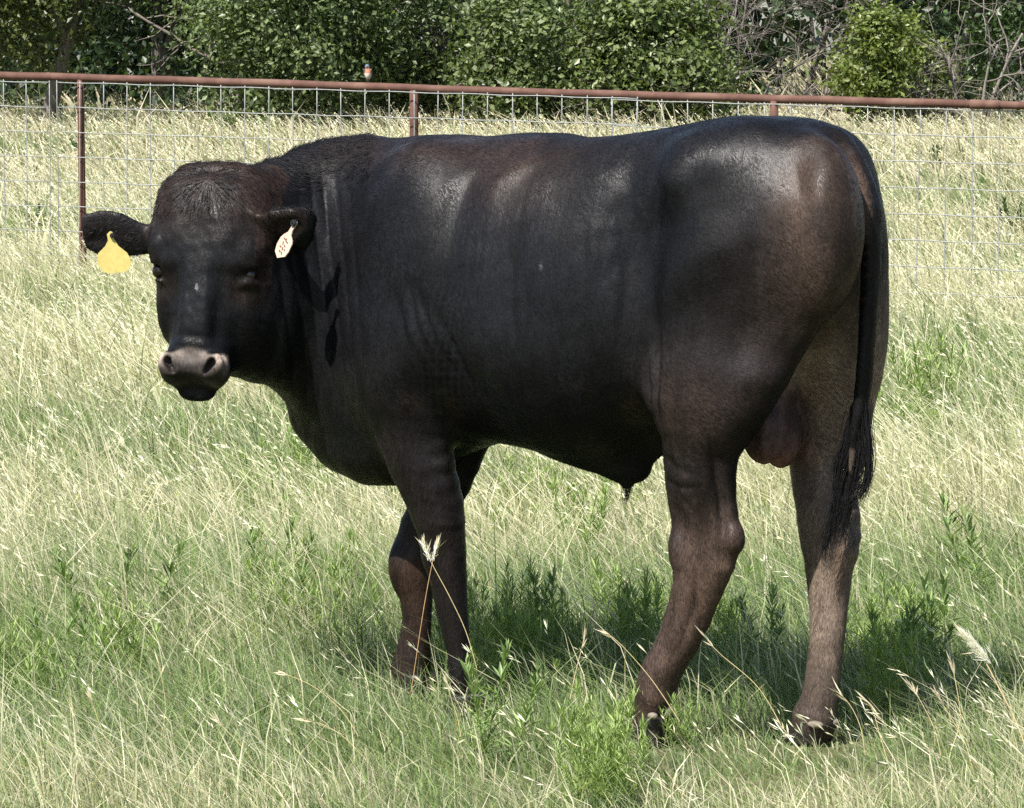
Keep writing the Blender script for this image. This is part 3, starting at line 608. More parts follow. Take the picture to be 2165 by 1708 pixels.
ty = tag_plate('ear_tag', out_m(yo, 233, 500), .0025, MY, frame_local(dloc(233, 498, 9.985), (1, -.1, 0), (0, -.06, 1)), 'yellow ear tag')
MBLK = simple_mat('black_button', (.012, .012, .012), .35, .5, .2, 30)
def button(parent, x, z_, r, mat, name='tag_button'):
    bm = bmesh.new(); bmesh.ops.create_cone(bm, cap_ends=True, segments=20, radius1=r, radius2=r*.8, depth=.005, matrix=Matrix.Translation((x, -.004, z_))@Matrix.Rotation(math.pi/2, 4, 'X'))
    bmesh.ops.create_cone(bm, cap_ends=True, segments=12, radius1=r*.35, radius2=r*.25, depth=.006, matrix=Matrix.Translation((x, -.007, z_))@Matrix.Rotation(math.pi/2, 4, 'X'))
    me = bpy.data.meshes.new(name); bm.to_mesh(me); bm.free(); me.materials.append(mat); return new_obj(name, me, parent)
button(ty, .005, .0005, .0062, MBLK)
# pale tag, seen nearly edge-on: real width turned away from the viewer
wo = [(-4,-8),(4,-9),(8,-4),(7,4),(5,16),(9,26),(24,34),(30,42),(31,60),(26,74),(-2,86),(-24,76),(-31,60),(-29,42),(-22,32),(-10,22),(-7,8),(-8,0)]
tw = tag_plate('ear_tag', [(x*.80*k_, -y*.92*k_) for x, y in wo], .0025, MW, frame_local(dloc(622, 474, 9.925), np.cross((.50, -.05, 1), (-.78, -.62, .25)), (.50, -.05, 1)), 'pale pink ear tag with worn numbers')
button(tw, .0, .002, .009, MBLK)
bm = bmesh.new()                                        # worn, unreadable dark figures
for (x, y, a, l) in [(-8,40,.3,8),(0,40,1.4,7),(8,44,.2,8),(-6,50,1.2,8),(6,54,.5,7),(-10,60,.1,8),(2,62,1.3,8),(12,62,.4,6),(-4,70,.2,9),(7,72,1.0,7)]:
    bmesh.ops.create_cube(bm, size=1, matrix=Matrix.Translation((x*.8*k_, -.0005, -y*.92*k_))@Matrix.Rotation(a, 4, 'Y')@Matrix.Diagonal((l*k_*.95, .0006, .0026, 1)))
me = bpy.data.meshes.new('worn_figures'); bm.to_mesh(me); bm.free(); me.materials.append(simple_mat('faded_ink', (.09, .03, .02), .7, .2)); new_obj('worn_figures', me, tw)
# ================================================================ GROUND
def sst(a, b, x): t = np.clip((x-a)/(b-a), 0, 1); return t*t*(3-2*t)
def swn2(x, y, seed, f):
    r = np.random.default_rng(seed); o = np.zeros(np.shape(x))
    for i in range(8):
        a = r.uniform(0, 2*np.pi); k = f*r.uniform(.6, 1.6); o = o+np.sin(x*math.cos(a)*k+y*math.sin(a)*k+r.uniform(0, 6.3))
    return o/3.2
def ground_z(x, y):
    x = np.asarray(x, float); y = np.asarray(y, float)
    z = -.025+0*x; z = z+.022*sst(12, 22, y)
    z = z-.030*x*sst(16, 25, y)*(1-sst(30, 46, y))
    z = z+.50*sst(24, 62, y)**1.15*1.0+np.clip((y-60)/60, 0, 1)*.75
    z = z+.018*swn2(x, y, 3, .9)*sst(10.6, 13, y)+.006*swn2(x, y, 4, 4.)*sst(0, 5, y)
    return z
xs = np.concatenate([-np.geomspace(900, 13, 26), np.linspace(-12, 12, 97), np.geomspace(13, 900, 26)])
ys = np.concatenate([-np.geomspace(400, 4, 14), np.linspace(-3, 70, 200), np.geomspace(72, 1500, 34)])
gx, gy = np.meshgrid(xs, ys, indexing='ij'); gz = ground_z(gx, gy)
gi = np.arange(gx.size).reshape(gx.shape); GQ = np.stack([gi[:-1, :-1], gi[1:, :-1], gi[1:, 1:], gi[:-1, 1:]], -1).reshape(-1, 4)
m = NT('pasture_soil'); g = m.n('ShaderNodeNewGeometry'); p_ = g.outputs['Position']
n1 = m.noise(p_, 1.3, 6, .65); n2 = m.noise(p_, 24, 5, .7); n3 = m.noise(p_, 140, 3, .7)
c = m.mix(m.maprange(n1, .4, .62), (.095, .10, .042), (.22, .185, .11)); c = m.mix(m.maprange(n2, .35, .7), c, (.05, .065, .025)); c = m.mix(m.math('MULTIPLY', m.maprange(n3, .45, .75), .6), c, (.18, .15, .09))
b = m.n('ShaderNodeBsdfPrincipled'); m.l(c, b.inputs['Base Color']); b.inputs['Roughness'].default_value = .95; b.inputs['Specular IOR Level'].default_value = .1
bp = m.n('ShaderNodeBump'); bp.inputs['Strength'].default_value = .8; bp.inputs['Distance'].default_value = .03; m.l(n2, bp.inputs['Height']); m.l(bp.outputs[0], b.inputs['Normal']); m.l(b.outputs[0], m.out.inputs[0])
go = new_obj('ground', np_mesh('ground', np.stack([gx, gy, gz], -1).reshape(-1, 3), GQ, m.m)); tag(go, kind='structure')
# ================================================================ GRASS
def leaf_mat(name, attr='tint', trans=.35, rough=.55, spec=.25):
    m = NT(name); at = m.n('ShaderNodeAttribute', attribute_name=attr)
    b = m.n('ShaderNodeBsdfPrincipled'); m.l(at.outputs['Color'], b.inputs['Base Color']); b.inputs['Roughness'].default_value = rough; b.inputs['Specular IOR Level'].default_value = spec
    t = m.n('ShaderNodeBsdfTranslucent'); vm = m.n('ShaderNodeVectorMath', operation='MULTIPLY'); m.l(at.outputs['Color'], vm.inputs[0]); vm.inputs[1].default_value = (1.15, 1.25, .6); m.l(vm.outputs[0], t.inputs['Color'])
    mx = m.n('ShaderNodeMixShader'); mx.inputs[0].default_value = trans; m.l(b.outputs[0], mx.inputs[1]); m.l(t.outputs[0], mx.inputs[2]); m.l(mx.outputs[0], m.out.inputs[0]); return m.m
MAT_BLADE = leaf_mat('grass_blade')
def gpix(px, py):
    """ground point seen at a pixel"""
    r = ray(px, py); t = 6.0
    for _ in range(60):
        q = CAM+r*t; e = q[2]-ground_z(q[0], q[1]); t += e/max(-r[2], .004)*.7
        if t > 400: break
    return CAM+r*t
STRAW = np.array([.58, .51, .36]); PALE = np.array([.84, .77, .58]); GRN = np.array([.145, .25, .058]); LGRN = np.array([.29, .40, .14]); DGRN = np.array([.055, .11, .03]); BLU = np.array([.19, .245, .155])
# dry / green patches, laid on the ground (x, y, radius x, radius y, amount of green)
PATCH = []
def patch(px, py, rx, ry, a): q = gpix(px, py); PATCH.append((q[0], q[1], rx, ry, a))
for a in [(600,980,.6,1.2,.9),(150,700,.3,1.5,.2),(250,1280,.25,.45,.9),(560,1250,.3,.4,.7),(60,940,.25,.6,.5),(1100,1080,.35,.5,.6),(1250,1350,.55,.5,.9),(1520,1330,.3,.4,.9),(1950,780,.3,1.2,.8),(2100,820,.3,1.,.6),
          (1950,950,.5,.9,.7),(1900,1300,.5,.6,1.0),(1990,1420,.3,.4,.7),(1300,1600,.45,.25,1.0),(1700,1620,.6,.25,.6),(1000,1600,.4,.3,.5),(900,1500,.5,.2,.6),(500,1490,.6,.25,.6),(1960,430,.8,1.5,.8),(330,290,.6,3,.2),(80,330,.5,3,.7),(60,470,.6,2,.5),(690,265,1.,2,.6),
          (80,1240,.5,.5,-.7),(350,860,.8,1.8,-.5),(700,1180,.4,.5,-.3),(1200,1180,.6,.5,-.7),(1950,1120,.6,.5,-.6),(1980,670,.9,1.8,-.8),(500,620,1.5,2.5,-.6),(1950,275,1.5,5,-.9),(100,1560,.4,.3,.3),(420,1640,.3,.2,.35),(2080,1600,.35,.3,-.4)]: patch(*a)
def greenness(x, y):
    g = .50+.17*(1-sst(11, 15, y))+.30*swn2(x, y, 12, 1.6)+.30*swn2(x, y, 13, 5.)+.22*swn2(x, y, 15, 14.)
    for cx, cy, rx, ry, a in PATCH: g = g+a*.95*np.exp(-.5*(((x-cx)/rx)**2+((y-cy)/ry)**2))
    g = g-.30*sst(29, 40, y)-.10*sst(50, 60, y)
    return np.clip(g, 0, 1)
def heightmap(x, y):
    h = 1+.25*swn2(x, y, 21, 2.)
    s = np.exp(-.5*(((x-.72)/.42)**2+((y-9.25)/.55)**2)); h = h*(1-.72*s)           # trodden short turf by the hind hooves
    h = h*(1-.25*np.exp(-.5*(((x+.1)/.8)**2+((y-9.1)/.35)**2)))
    for hx, hy in ((.33, 9.62), (.70, 9.62), (-.09, 9.93), (-.25, 10.25)): h = h*(1-.65*np.exp(-.5*(((x-hx)/.09)**2+((y-hy)/.12)**2)))
    return np.clip(h, .2, 2)
def scatter(y0, y1, dens, margin=.7, R=RNG):
    """random points in the wedge seen by the camera, widened on both sides"""
    A = .1225*(y1**2-y0**2)+2*margin*(y1-y0)+.095*(max(y1-9.7, 0)**2-max(y0-9.7, 0)**2); n = int(A*dens); y = np.sqrt(R.uniform(y0**2, y1**2, n)) ; k = R.uniform(0, 1, n)
    x = (R.uniform(-1, 1, n))*(.1225*y+margin+.095*np.maximum(y-9.7, 0)); k = (np.abs(x) < .1225*y+margin*.5) | (R.uniform(size=n) < .3); return x[k], y[k]
def blades(x, y, h, wd, col_b, col_t, lean, ldir, curl, R):
    """three-triangle curved blades"""
    n = len(x); z = ground_z(x, y)-.01; base = np.stack([x, y, z], 1); th = R.uniform(0, np.pi, n)*.9+.05; s = np.stack([np.cos(th), np.sin(th)*.6, 0*x], 1)*wd[:, None]*.5
    L = np.stack([np.cos(ldir), np.sin(ldir), 0*x], 1); mid = base+L*(h*lean*.35)[:, None]; mid[:, 2] += h*.55
    tip = base+L*(h*(lean+curl))[:, None]; tip[:, 2] += h*np.sqrt(np.clip(1-.35*lean**2, .3, 1))*(1-.25*curl)
    Vv = np.stack([base-s, base+s, mid-s*.8, mid+s*.8, tip], 1).reshape(-1, 3); i = np.arange(n)[:, None]*5
    F_ = np.concatenate([i+np.array([0, 1, 3]), i+np.array([0, 3, 2]), i+np.array([2, 3, 4])]).reshape(-1, 3)
    cm = (col_b+col_t)/2; Cc = np.stack([col_b, col_b, cm, cm, col_t], 1).reshape(-1, 3); return Vv, F_, Cc
def merge(parts):
    Vs, Fs, Cs, o = [], [], [], 0
    for v, f, c in parts: Vs.append(v); Fs.append(f+o); Cs.append(c); o += len(v)
    return np.concatenate(Vs), np.concatenate(Fs), np.concatenate(Cs)
def lerp(a, b, t): return a+(b-a)*t[:, None]
G = []
for y0, y1, dens, wmin, wmax, hm in [(8.2, 10.2, 8000, .0014, .0038, 1), (10.2, 13, 6200, .0016, .0042, 1), (13, 18, 3000, .0024, .006, 1.05), (18, 28, 1500, .0038, .009, 1.1), (28, 42, 520, .007, .016, 1.15), (42, 64, 240, .012, .026, 1.2), (64, 115, 50, .03, .07, 1.4)]:
    x, y = scatter(y0, y1, dens, .35 if y0 < 13 else .8); n = len(x); R = RNG; g = greenness(x, y); u = R.uniform(size=n)
    isg = u < (.18+.74*g); h = R.gamma(4, .25, n)*np.where(isg, .12, .165)*heightmap(x, y)*hm
    tone = R.uniform(size=n); cg = lerp(lerp(np.tile(DGRN, (n, 1)), np.tile(GRN, (n, 1)), np.clip(tone*1.6, 0, 1)), np.tile(LGRN, (n, 1)), np.clip(tone*1.7-.65, 0, 1)*(1-.3*g)); cg = lerp(cg, np.tile(BLU, (n, 1)), (R.uniform(size=n) < .16)*.8)
    cs = lerp(np.tile(STRAW, (n, 1)), np.tile(PALE, (n, 1)), R.uniform(0, 1, n)); cs = lerp(cs, np.tile(LGRN, (n, 1)), np.clip(R.uniform(-.6, .8, n), 0, 1)*.7)
    far = sst(28, 45, y); cs = lerp(cs, np.tile(np.array([.58, .50, .375]), (n, 1)), far*.75)
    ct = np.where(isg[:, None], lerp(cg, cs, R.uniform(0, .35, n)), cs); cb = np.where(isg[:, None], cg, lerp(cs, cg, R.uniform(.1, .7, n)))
    ct *= R.uniform(.75, 1.2, (n, 1)); cb *= R.uniform(.5, .95, (n, 1))  # blade bases darkened to imitate shade low in the grass
    ld = np.where(R.uniform(size=n) < .66, R.normal(np.pi, .8, n), R.uniform(0, 2*np.pi, n)); ln = np.abs(R.normal(.42, .3, n)); cu = R.uniform(0, .45, n)
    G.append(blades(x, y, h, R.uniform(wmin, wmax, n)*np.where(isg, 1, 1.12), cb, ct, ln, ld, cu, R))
# short matted undergrowth close to the camera, colour lowered to imitate shade between blades
x, y = scatter(8.2, 12.5, 5200, .3); n = len(x); R = RNG; cm_ = lerp(np.tile(BLU*.9, (n, 1)), np.tile(LGRN, (n, 1)), R.uniform(0, 1, n)); cm_ = lerp(cm_, np.tile(STRAW, (n, 1)), (R.uniform(size=n) < .32)*.9)
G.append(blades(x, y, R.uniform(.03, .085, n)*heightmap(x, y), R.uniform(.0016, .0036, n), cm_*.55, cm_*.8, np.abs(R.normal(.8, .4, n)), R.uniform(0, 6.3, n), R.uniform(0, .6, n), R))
gv, gf, gc = merge(G); print('GRASS', len(gf))
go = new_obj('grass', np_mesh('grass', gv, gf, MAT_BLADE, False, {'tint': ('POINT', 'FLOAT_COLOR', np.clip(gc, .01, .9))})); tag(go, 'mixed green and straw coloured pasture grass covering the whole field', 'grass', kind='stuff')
# dry flowering stems with pale seed heads, leaning to the left
S = []
for y0, y1, dens, wk in [(8.2, 10.2, 75, 1.), (10.2, 13, 100, 1.1), (13, 18, 110, 1.4), (18, 28, 80, 2.), (28, 42, 42, 3.2), (42, 64, 26, 5.)]:
    x, y = scatter(y0, y1, dens, .5); g = greenness(x, y); k = RNG.uniform(size=len(x)) > g*.75; x, y = x[k], y[k]; n = len(x); R = RNG
    h = R.uniform(.22, .42, n)*np.sqrt(heightmap(x, y)); ld = R.normal(np.pi, .45, n); ln = R.uniform(.15, .75, n); cu = R.uniform(.0, .35, n); c = lerp(np.tile(STRAW, (n, 1)), np.tile(PALE, (n, 1)), R.uniform(.4, 1, n))
    S.append(blades(x, y, h, np.full(n, .0021*wk), c*.85, c, ln, ld, cu, R))
    L = np.stack([np.cos(ld), np.sin(ld), 0*x], 1); z = ground_z(x, y)-.01; tip = np.stack([x, y, z], 1)+L*(h*(ln+cu))[:, None]; tip[:, 2] += h*np.sqrt(np.clip(1-.35*ln**2, .3, 1))*(1-.25*cu)
    mid = np.stack([x, y, z], 1)+L*(h*ln*.35)[:, None]; mid[:, 2] += h*.55; ax = tip-mid; ax /= np.linalg.norm(ax, axis=1, keepdims=True)
    for q in range(6):
        b0 = tip-ax*R.uniform(.0, .085, n)[:, None]; d = ax+R.normal(size=(n, 3))*.22; d /= np.linalg.norm(d, axis=1, keepdims=True); s = np.cross(d, R.normal(size=(n, 3))); s /= np.linalg.norm(s, axis=1, keepdims=True)
        l_ = R.uniform(.012, .032, n)[:, None]; w_ = R.uniform(.0008, .0018, n)[:, None]*wk
        vv = np.stack([b0, b0+d*l_*.5+s*w_, b0+d*l_*.5-s*w_, b0+d*l_], 1).reshape(-1, 3); i = np.arange(n)[:, None]*4
        S.append((vv, np.concatenate([i+np.array([0, 1, 2]), i+np.array([1, 3, 2])]).reshape(-1, 3), np.repeat(np.clip(c*1.12, 0, .8), 4, 0)))
sv_, sf, scx = merge(S)
go = new_obj('seeding_grass', np_mesh('seeding_grass', sv_, sf, MAT_BLADE, False, {'tint': ('POINT', 'FLOAT_COLOR', np.clip(scx, .01, .9))})); tag(go, 'dry straw stems with pale seed heads leaning left across the field', 'dry grass', kind='stuff')
# ================================================================ FENCE
def tubemesh(P, r, k=10):
    """round tube along points, capped"""
    P = np.asarray(P, float); n = len(P); r = np.broadcast_to(np.asarray(r, float), n); T = np.gradient(P, axis=0); T /= np.linalg.norm(T, axis=1, keepdims=True)
    ref = np.array([0, 0, 1.]) if abs(T[0, 2]) < .8 else np.array([1., 0, 0]); A = np.cross(T, ref); A /= np.linalg.norm(A, axis=1, keepdims=True); B = np.cross(T, A)
    a = np.arange(k)/k*2*np.pi; R_ = P[:, None]+r[:, None, None]*(np.cos(a)[None, :, None]*A[:, None]+np.sin(a)[None, :, None]*B[:, None])
    Vv = R_.reshape(-1, 3); i = np.arange(n-1)[:, None]*k; j = np.arange(k)[None]; j2 = (j+1) % k
    F_ = np.stack([i+j, i+j2, i+k+j2, i+k+j], -1).reshape(-1, 4)
    Vv = np.concatenate([Vv, P[:1], P[-1:]]); c0, c1 = len(Vv)-2, len(Vv)-1; jj = np.arange(0, k, 2)
    cap0 = np.stack([np.full(len(jj), c0), (jj+2) % k, (jj+1) % k, jj], 1); o = (n-1)*k; cap1 = np.stack([np.full(len(jj), c1), o+jj, o+(jj+1) % k, o+(jj+2) % k], 1)
    return Vv, np.concatenate([F_, cap0, cap1])
def join_vf(L):
    Vs, Fs, o = [], [], 0
    for v, f in L: Vs.append(v); Fs.append(f+o); o += len(v)
    return np.concatenate(Vs), np.concatenate(Fs)
m = NT('rusty_pipe'); g = m.n('ShaderNodeTexCoord'); oc = g.outputs['Object']; n1 = m.noise(oc, 9, 6, .7); n2 = m.noise(oc, 60, 4, .7); n3 = m.noise(oc, 3, 3, .6)
c = m.ramp(n1, [(.3, (.07, .033, .024)), (.5, (.095, .047, .034)), (.7, (.14, .075, .055))]); c = m.mix(m.math('MULTIPLY', m.maprange(n2, .5, .75), .6), c, (.085, .038, .026)); c = m.mix(m.math('MULTIPLY', m.maprange(n3, .5, .62), .6), c, (.16, .095, .07))
b = m.n('ShaderNodeBsdfPrincipled'); m.l(c, b.inputs['Base Color']); b.inputs['Roughness'].default_value = .8; b.inputs['Specular IOR Level'].default_value = .3
bp = m.n('ShaderNodeBump'); bp.inputs['Strength'].default_value = .4; bp.inputs['Distance'].default_value = .003; m.l(n2, bp.inputs['Height']); m.l(bp.outputs[0], b.inputs['Normal']); m.l(b.outputs[0], m.out.inputs[0]); MAT_RUST = m.m
MAT_WIRE = simple_mat('galvanised_wire', (.23, .24, .235), .5, .4, .25, 40, 0, .0)
def rail_d(px): return 27.0-(px/2165.0)*2.0
def rail_pt(px):
    yc = np.interp(px, [-400, 0, 541, 1082, 1624, 2165, 2565], [150.2, 159.0, 174.8, 193.5, 208.5, 223.0, 233.5]); return at_depth(px, yc, rail_d(px))
A0, A1 = rail_pt(-400), rail_pt(2565); fdir = nrm((A1-A0)*[1, 1, 0]); fn_ = np.array([-fdir[1], fdir[0], 0])
if fn_[1] > 0: fn_ = -fn_                              # towards the camera
fence = empty('pipe_fence', (float(A0[0]), float(A0[1]), 0)); fence.location = (0, 26.0, 0); FO = np.array([0, 26.0, 0])
tag(fence, 'rusty pipe fence with square galvanised wire mesh running across the field behind the bull', 'fence')
rp = np.array([rail_pt(p) for p in np.linspace(-400, 2060, 40)])-FO; rp[:, 2] += .0015*np.sin(np.arange(40)*1.7)
new_obj('top_rail', np_mesh('top_rail', *tubemesh(rp, .0243, 16), MAT_RUST), fence)
rp2 = np.array([rail_pt(p) for p in np.linspace(2112, 2565, 8)])-FO; new_obj('top_rail', np_mesh('top_rail', *tubemesh(rp2, .0225, 16), MAT_RUST), fence)
rp3 = np.array([rail_pt(p) for p in np.linspace(2052, 2116, 4)])-FO; o = new_obj('rail_sleeve', np_mesh('rail_sleeve', *tubemesh(rp3, .0272, 16), MAT_RUST), fence)
for px, r in ((-330, .024), (170, .0215), (875, .0265), (1637, .025), (2430, .024)):
    t = rail_pt(px)-FO; bz = float(ground_z(t[0], t[1]+26))-.3; lean = .012 if px == 170 else .0
    P = np.array([[t[0]+lean*k, t[1], t[2]-.012+(bz-t[2])*k] for k in np.linspace(0, 1, 9)]); new_obj('post', np_mesh('post', *tubemesh(P, r, 14), MAT_RUST), fence)
def panel(px0, ncell, off, seed):
    """one welded wire panel starting at pixel column px0"""
    R = np.random.default_rng(seed); s0 = rail_pt(px0); L = []; cw, ch = .1545, .1515; W_ = ncell*cw
    slope = (A1[2]-A0[2])/np.linalg.norm((A1-A0)[:2]); o = s0-FO+fn_*(.026+off)+np.array([0, 0, -.032])
    for i in range(ncell+1):
        a = o+fdir*(i*cw)+np.array([0, 0, slope*i*cw+.012]); t = np.linspace(0, 1, 12)[:, None]; jig = R.normal(size=2)*.004
        P = a+np.array([0, 0, -1.0])*t*(ch*9+.03)+fdir*(np.sin(t*7+R.uniform(0, 6))*.0016+t*jig[0]*2)+fn_*t*jig[1]; L.append(tubemesh(P, .0034, 6))
    for j in range(10):
        t = np.linspace(0, 1, ncell*2+1)[:, None]; P = o+fdir*W_*t+np.array([0, 0, 1.])*(slope*W_*t-j*ch)+np.array([0, 0, 1.])*np.sin(t*ncell*2.1+R.uniform(0, 6))*.0022+fn_*.0045; L.append(tubemesh(P, .0034, 6))
    new_obj('wire_panel', np_mesh('wire_panel', *join_vf(L), MAT_WIRE), fence)
panel(-230, 7, .0, 1); panel(125, 24, .007, 2); panel(1296, 24, .0, 3)
# bird on the rail
bird = empty('songbird', tuple(rail_pt(778)+np.array([0, 0, .024]))); tag(bird, 'small songbird with an orange breast and grey-blue head perched on the rusty top rail', 'bird')
def bfn(X):
    d = Ell((0, 0, .055), (.021, .026, .036))(X); d = smin(d, Ell((-.004, -.006, .096), (.0145, .017, .0145))(X), .012)
    d = smin(d, Tube([(0, .012, .04), (.002, .045, -.005), (.003, .055, -.02)], (1, 0, 0), (0, 1, .3), [.012, .008, .008], [.008, .003, .002])(X), .01)
    d = smin(d, Tube([(-.006, -.018, .096), (-.008, -.033, .093)], (1, 0, 0), (0, 0, 1), [.004, .0012], [.004, .0012])(X), .004); return d.astype(np.float32)
bv, bq = surface_nets(bfn, (-.05, -.06, -.04), (.05, .08, .13), .003); bv = smooth_pass(bv, bq, 1); bn = vnormals(bv, bq)
bc = np.tile(np.array([.10, .12, .16]), (len(bv), 1)); fr = bn[:, 1] < .35; bc[fr & (bv[:, 2] < .088)] = (.42, .155, .075); bc[fr & (bv[:, 2] < .056)] = (.50, .44, .38); bc[(bv[:, 1] < -.028)] = (.02, .02, .02); bc[bv[:, 2] < .018] = (.16, .15, .15)
m = NT('feathers'); at = m.n('ShaderNodeAttribute', attribute_name='tint'); b = m.n('ShaderNodeBsdfPrincipled'); m.l(at.outputs['Color'], b.inputs['Base Color']); b.inputs['Roughness'].default_value = .8; m.l(b.outputs[0], m.out.inputs[0])
new_obj('body', np_mesh('body', bv, bq, m.m, attrs={'tint': ('POINT', 'FLOAT_COLOR', bc)}), bird)
MWING = simple_mat('wing_feathers', (.09, .11, .15), .7, .3, .3, 80)
for sg in (-1, 1):
    v, q_ = surface_nets(lambda X: Tube([(sg*.019, -.008, .078), (sg*.023, .010, .052), (sg*.015, .034, .018)], (0, 1, .4), (1, 0, 0), [.012, .014, .004], [.004, .004, .002])(X), (-.05, -.05, -.01), (.05, .07, .11), .003, ); new_obj('wing', np_mesh('wing', v, q_, MWING), bird)
    new_obj('leg', np_mesh('leg', *tubemesh([(sg*.008, 0, .028), (sg*.008, -.002, .012), (sg*.009, -.008, .0015)], .0014, 6), MBLK), bird)
# ================================================================ TREES
MAT_LEAF = leaf_mat('tree_leaf', trans=.38, rough=.42, spec=.5)
def bark_mat(name, a, b_):
    m = NT(name); g = m.n('ShaderNodeTexCoord'); mp = m.n('ShaderNodeMapping'); mp.inputs['Scale'].default_value = (1, 1, .25); m.l(g.outputs['Object'], mp.inputs[0]); n = m.noise(mp.outputs[0], 22, 5, .7)
    b = m.n('ShaderNodeBsdfPrincipled'); m.l(m.mix(m.maprange(n, .35, .65), a, b_), b.inputs['Base Color']); b.inputs['Roughness'].default_value = .9
    bp = m.n('ShaderNodeBump'); bp.inputs['Distance'].default_value = .02; m.l(n, bp.inputs['Height']); m.l(bp.outputs[0], b.inputs['Normal']); m.l(b.outputs[0], m.out.inputs[0]); return m.m
MAT_BARK = bark_mat('grey_bark', (.10, .085, .07), (.20, .175, .15)); MAT_DEAD = bark_mat('dead_wood', (.13, .11, .095), (.26, .23, .205))
def limb(P, r0, r1, k=6): return tubemesh(P, np.linspace(r0, r1, len(P)), k)
def branching(R, base, d0, L0, r0, depth, out, tips, spread=.7, wob=.12, kids=(2, 4), grav=.0):
    n = 6; P = [np.array(base, float)]; d = nrm(d0)
    for i in range(n-1): d = nrm(d+R.normal(size=3)*wob+np.array([0, 0, -grav])); P.append(P[-1]+d*L0/(n-1))
    P = np.array(P); out.append(limb(P, max(r0, .0022), max(r0*.5, .0018), 6 if r0 > .02 else (4 if r0 > .004 else 3))); tips.append(P[-1])
    if depth > 0:
        for _ in range(R.integers(*kids)):
            i = R.integers(2, n); nd = nrm(d+R.normal(size=3)*spread); branching(R, P[i], nd, L0*R.uniform(.55, .8), r0*.52, depth-1, out, tips, spread, wob, kids, grav)
def leaves(R, cen, n, rad, size, cols, up=.5, flat=.75):
    """leaf quads gathered in clumps round the centres"""
    k = R.integers(0, len(cen), n); p = cen[k]+R.normal(size=(n, 3))*rad*np.array([1, 1, flat]); tone = cols[R.integers(0, len(cols), n)]*R.uniform(.7, 1.3, (n, 1))
    out = p-cen.mean(0); out /= np.maximum(np.linalg.norm(out, axis=1, keepdims=True), 1e-6); nn = nrm_rows(R.normal(size=(n, 3))*.55+out*.45+np.array([0, 0, up])); a = nrm_rows(np.cross(nn, R.normal(size=(n, 3)))); b = np.cross(nn, a)
    s = size*1.02*R.uniform(.55, 1.4, n)[:, None]; Vv = np.stack([p-a*s*.5, p+b*s*.33+nn*s*.06, p+a*s*.6, p-b*s*.33+nn*s*.06], 1).reshape(-1, 3)
    return Vv, np.arange(n*4).reshape(-1, 4), np.repeat(tone, 4, 0)
def tree(name, px, d, H, rx, ry, zc, rz, nclump, nleaf, size, cols, label, seed, group=None, crad=.28, trunk=.10, low=None, gaps=.0, cat='tree'):
    """crown = ellipsoid (rx,ry,rz) about zc above the ground; leaves in clumps on its shell and inside"""
    R = np.random.default_rng(seed); X = (px-1082.5)/FPX*d; gz_ = float(ground_z(X, d)); root = empty(name, (X, d, gz_)); tag(root, label, cat, group)
    out, tips = [], []
    nt = 1 if trunk > .07 else 4
    for i in range(nt):
        b0 = np.array([R.normal()*.12*(nt > 1)*3, R.normal()*.12*(nt > 1)*3, -.1]); branching(R, b0, (R.normal()*.15, R.normal()*.15, 1), zc*.85, trunk, 3, out, tips, .75, .14, (2, 4))
    new_obj('trunk', np_mesh('trunk', *join_vf(out), MAT_BARK), root)
    u = nrm_rows(R.normal(size=(nclump, 3))); rr = R.uniform(.45, 1.0, nclump)**.6; cen = np.array([0, 0, zc])+u*rr[:, None]*np.array([rx, ry, rz])*(1+.18*R.normal(size=(nclump, 1)))
    if low is not None: cen = cen[(cen[:, 2] > low)]
    cen = cen[cen[:, 2] > .12]; wt = np.exp(-np.clip(cen[:, 2]-3.4, 0, 9)*.8)*np.where(cen[:, 1] > ry*.35, .35, 1); cen = cen[R.uniform(size=len(cen)) < np.clip(wt+.15, 0, 1)]
    v, f, c = leaves(R, cen, nleaf, crad, size, np.asarray(cols)); k = v[:, 2].reshape(-1, 4).min(1) > .02; f = f[k]
    new_obj('crown', np_mesh('crown', v, f, MAT_LEAF, False, {'tint': ('POINT', 'FLOAT_COLOR', np.clip(c, .01, .9))}), root); return root
def twigs(name, px, d, spec, label, seed, mat=MAT_DEAD, r0=.03, depth=4, cat='dead tree', group=None, kids=(2, 5)):
    """bare branches fanning from the base; spec: list of (dx, dirx, dirz, length)"""
    R = np.random.default_rng(seed); X = (px-1082.5)/FPX*d; root = empty(name, (X, d, float(ground_z(X, d)))); tag(root, label, cat, group)
    for dx, dy, dirx, dirz, L in spec:
        out, tips = [], []; branching(R, (dx, dy, -.05), (dirx, R.normal()*.2, dirz), L, r0*L/1.6, depth, out, tips, .55, .16, kids, .01); new_obj('branch', np_mesh('branch', *join_vf(out), mat), root)
    return root
OAK = [(.09, .112, .038), (.13, .155, .05), (.055, .075, .026)]; DRK = [(.014, .028, .012), (.020, .038, .016), (.028, .050, .018)]  # DRK has the canopy shade put into its leaf colour
ELM = [(.095, .130, .048), (.14, .185, .075), (.060, .085, .032), (.17, .22, .09)]; YEL = [(.135, .175, .04), (.17, .21, .055), (.10, .135, .03)]; PALEG = [(.12, .18, .10), (.15, .21, .12)]
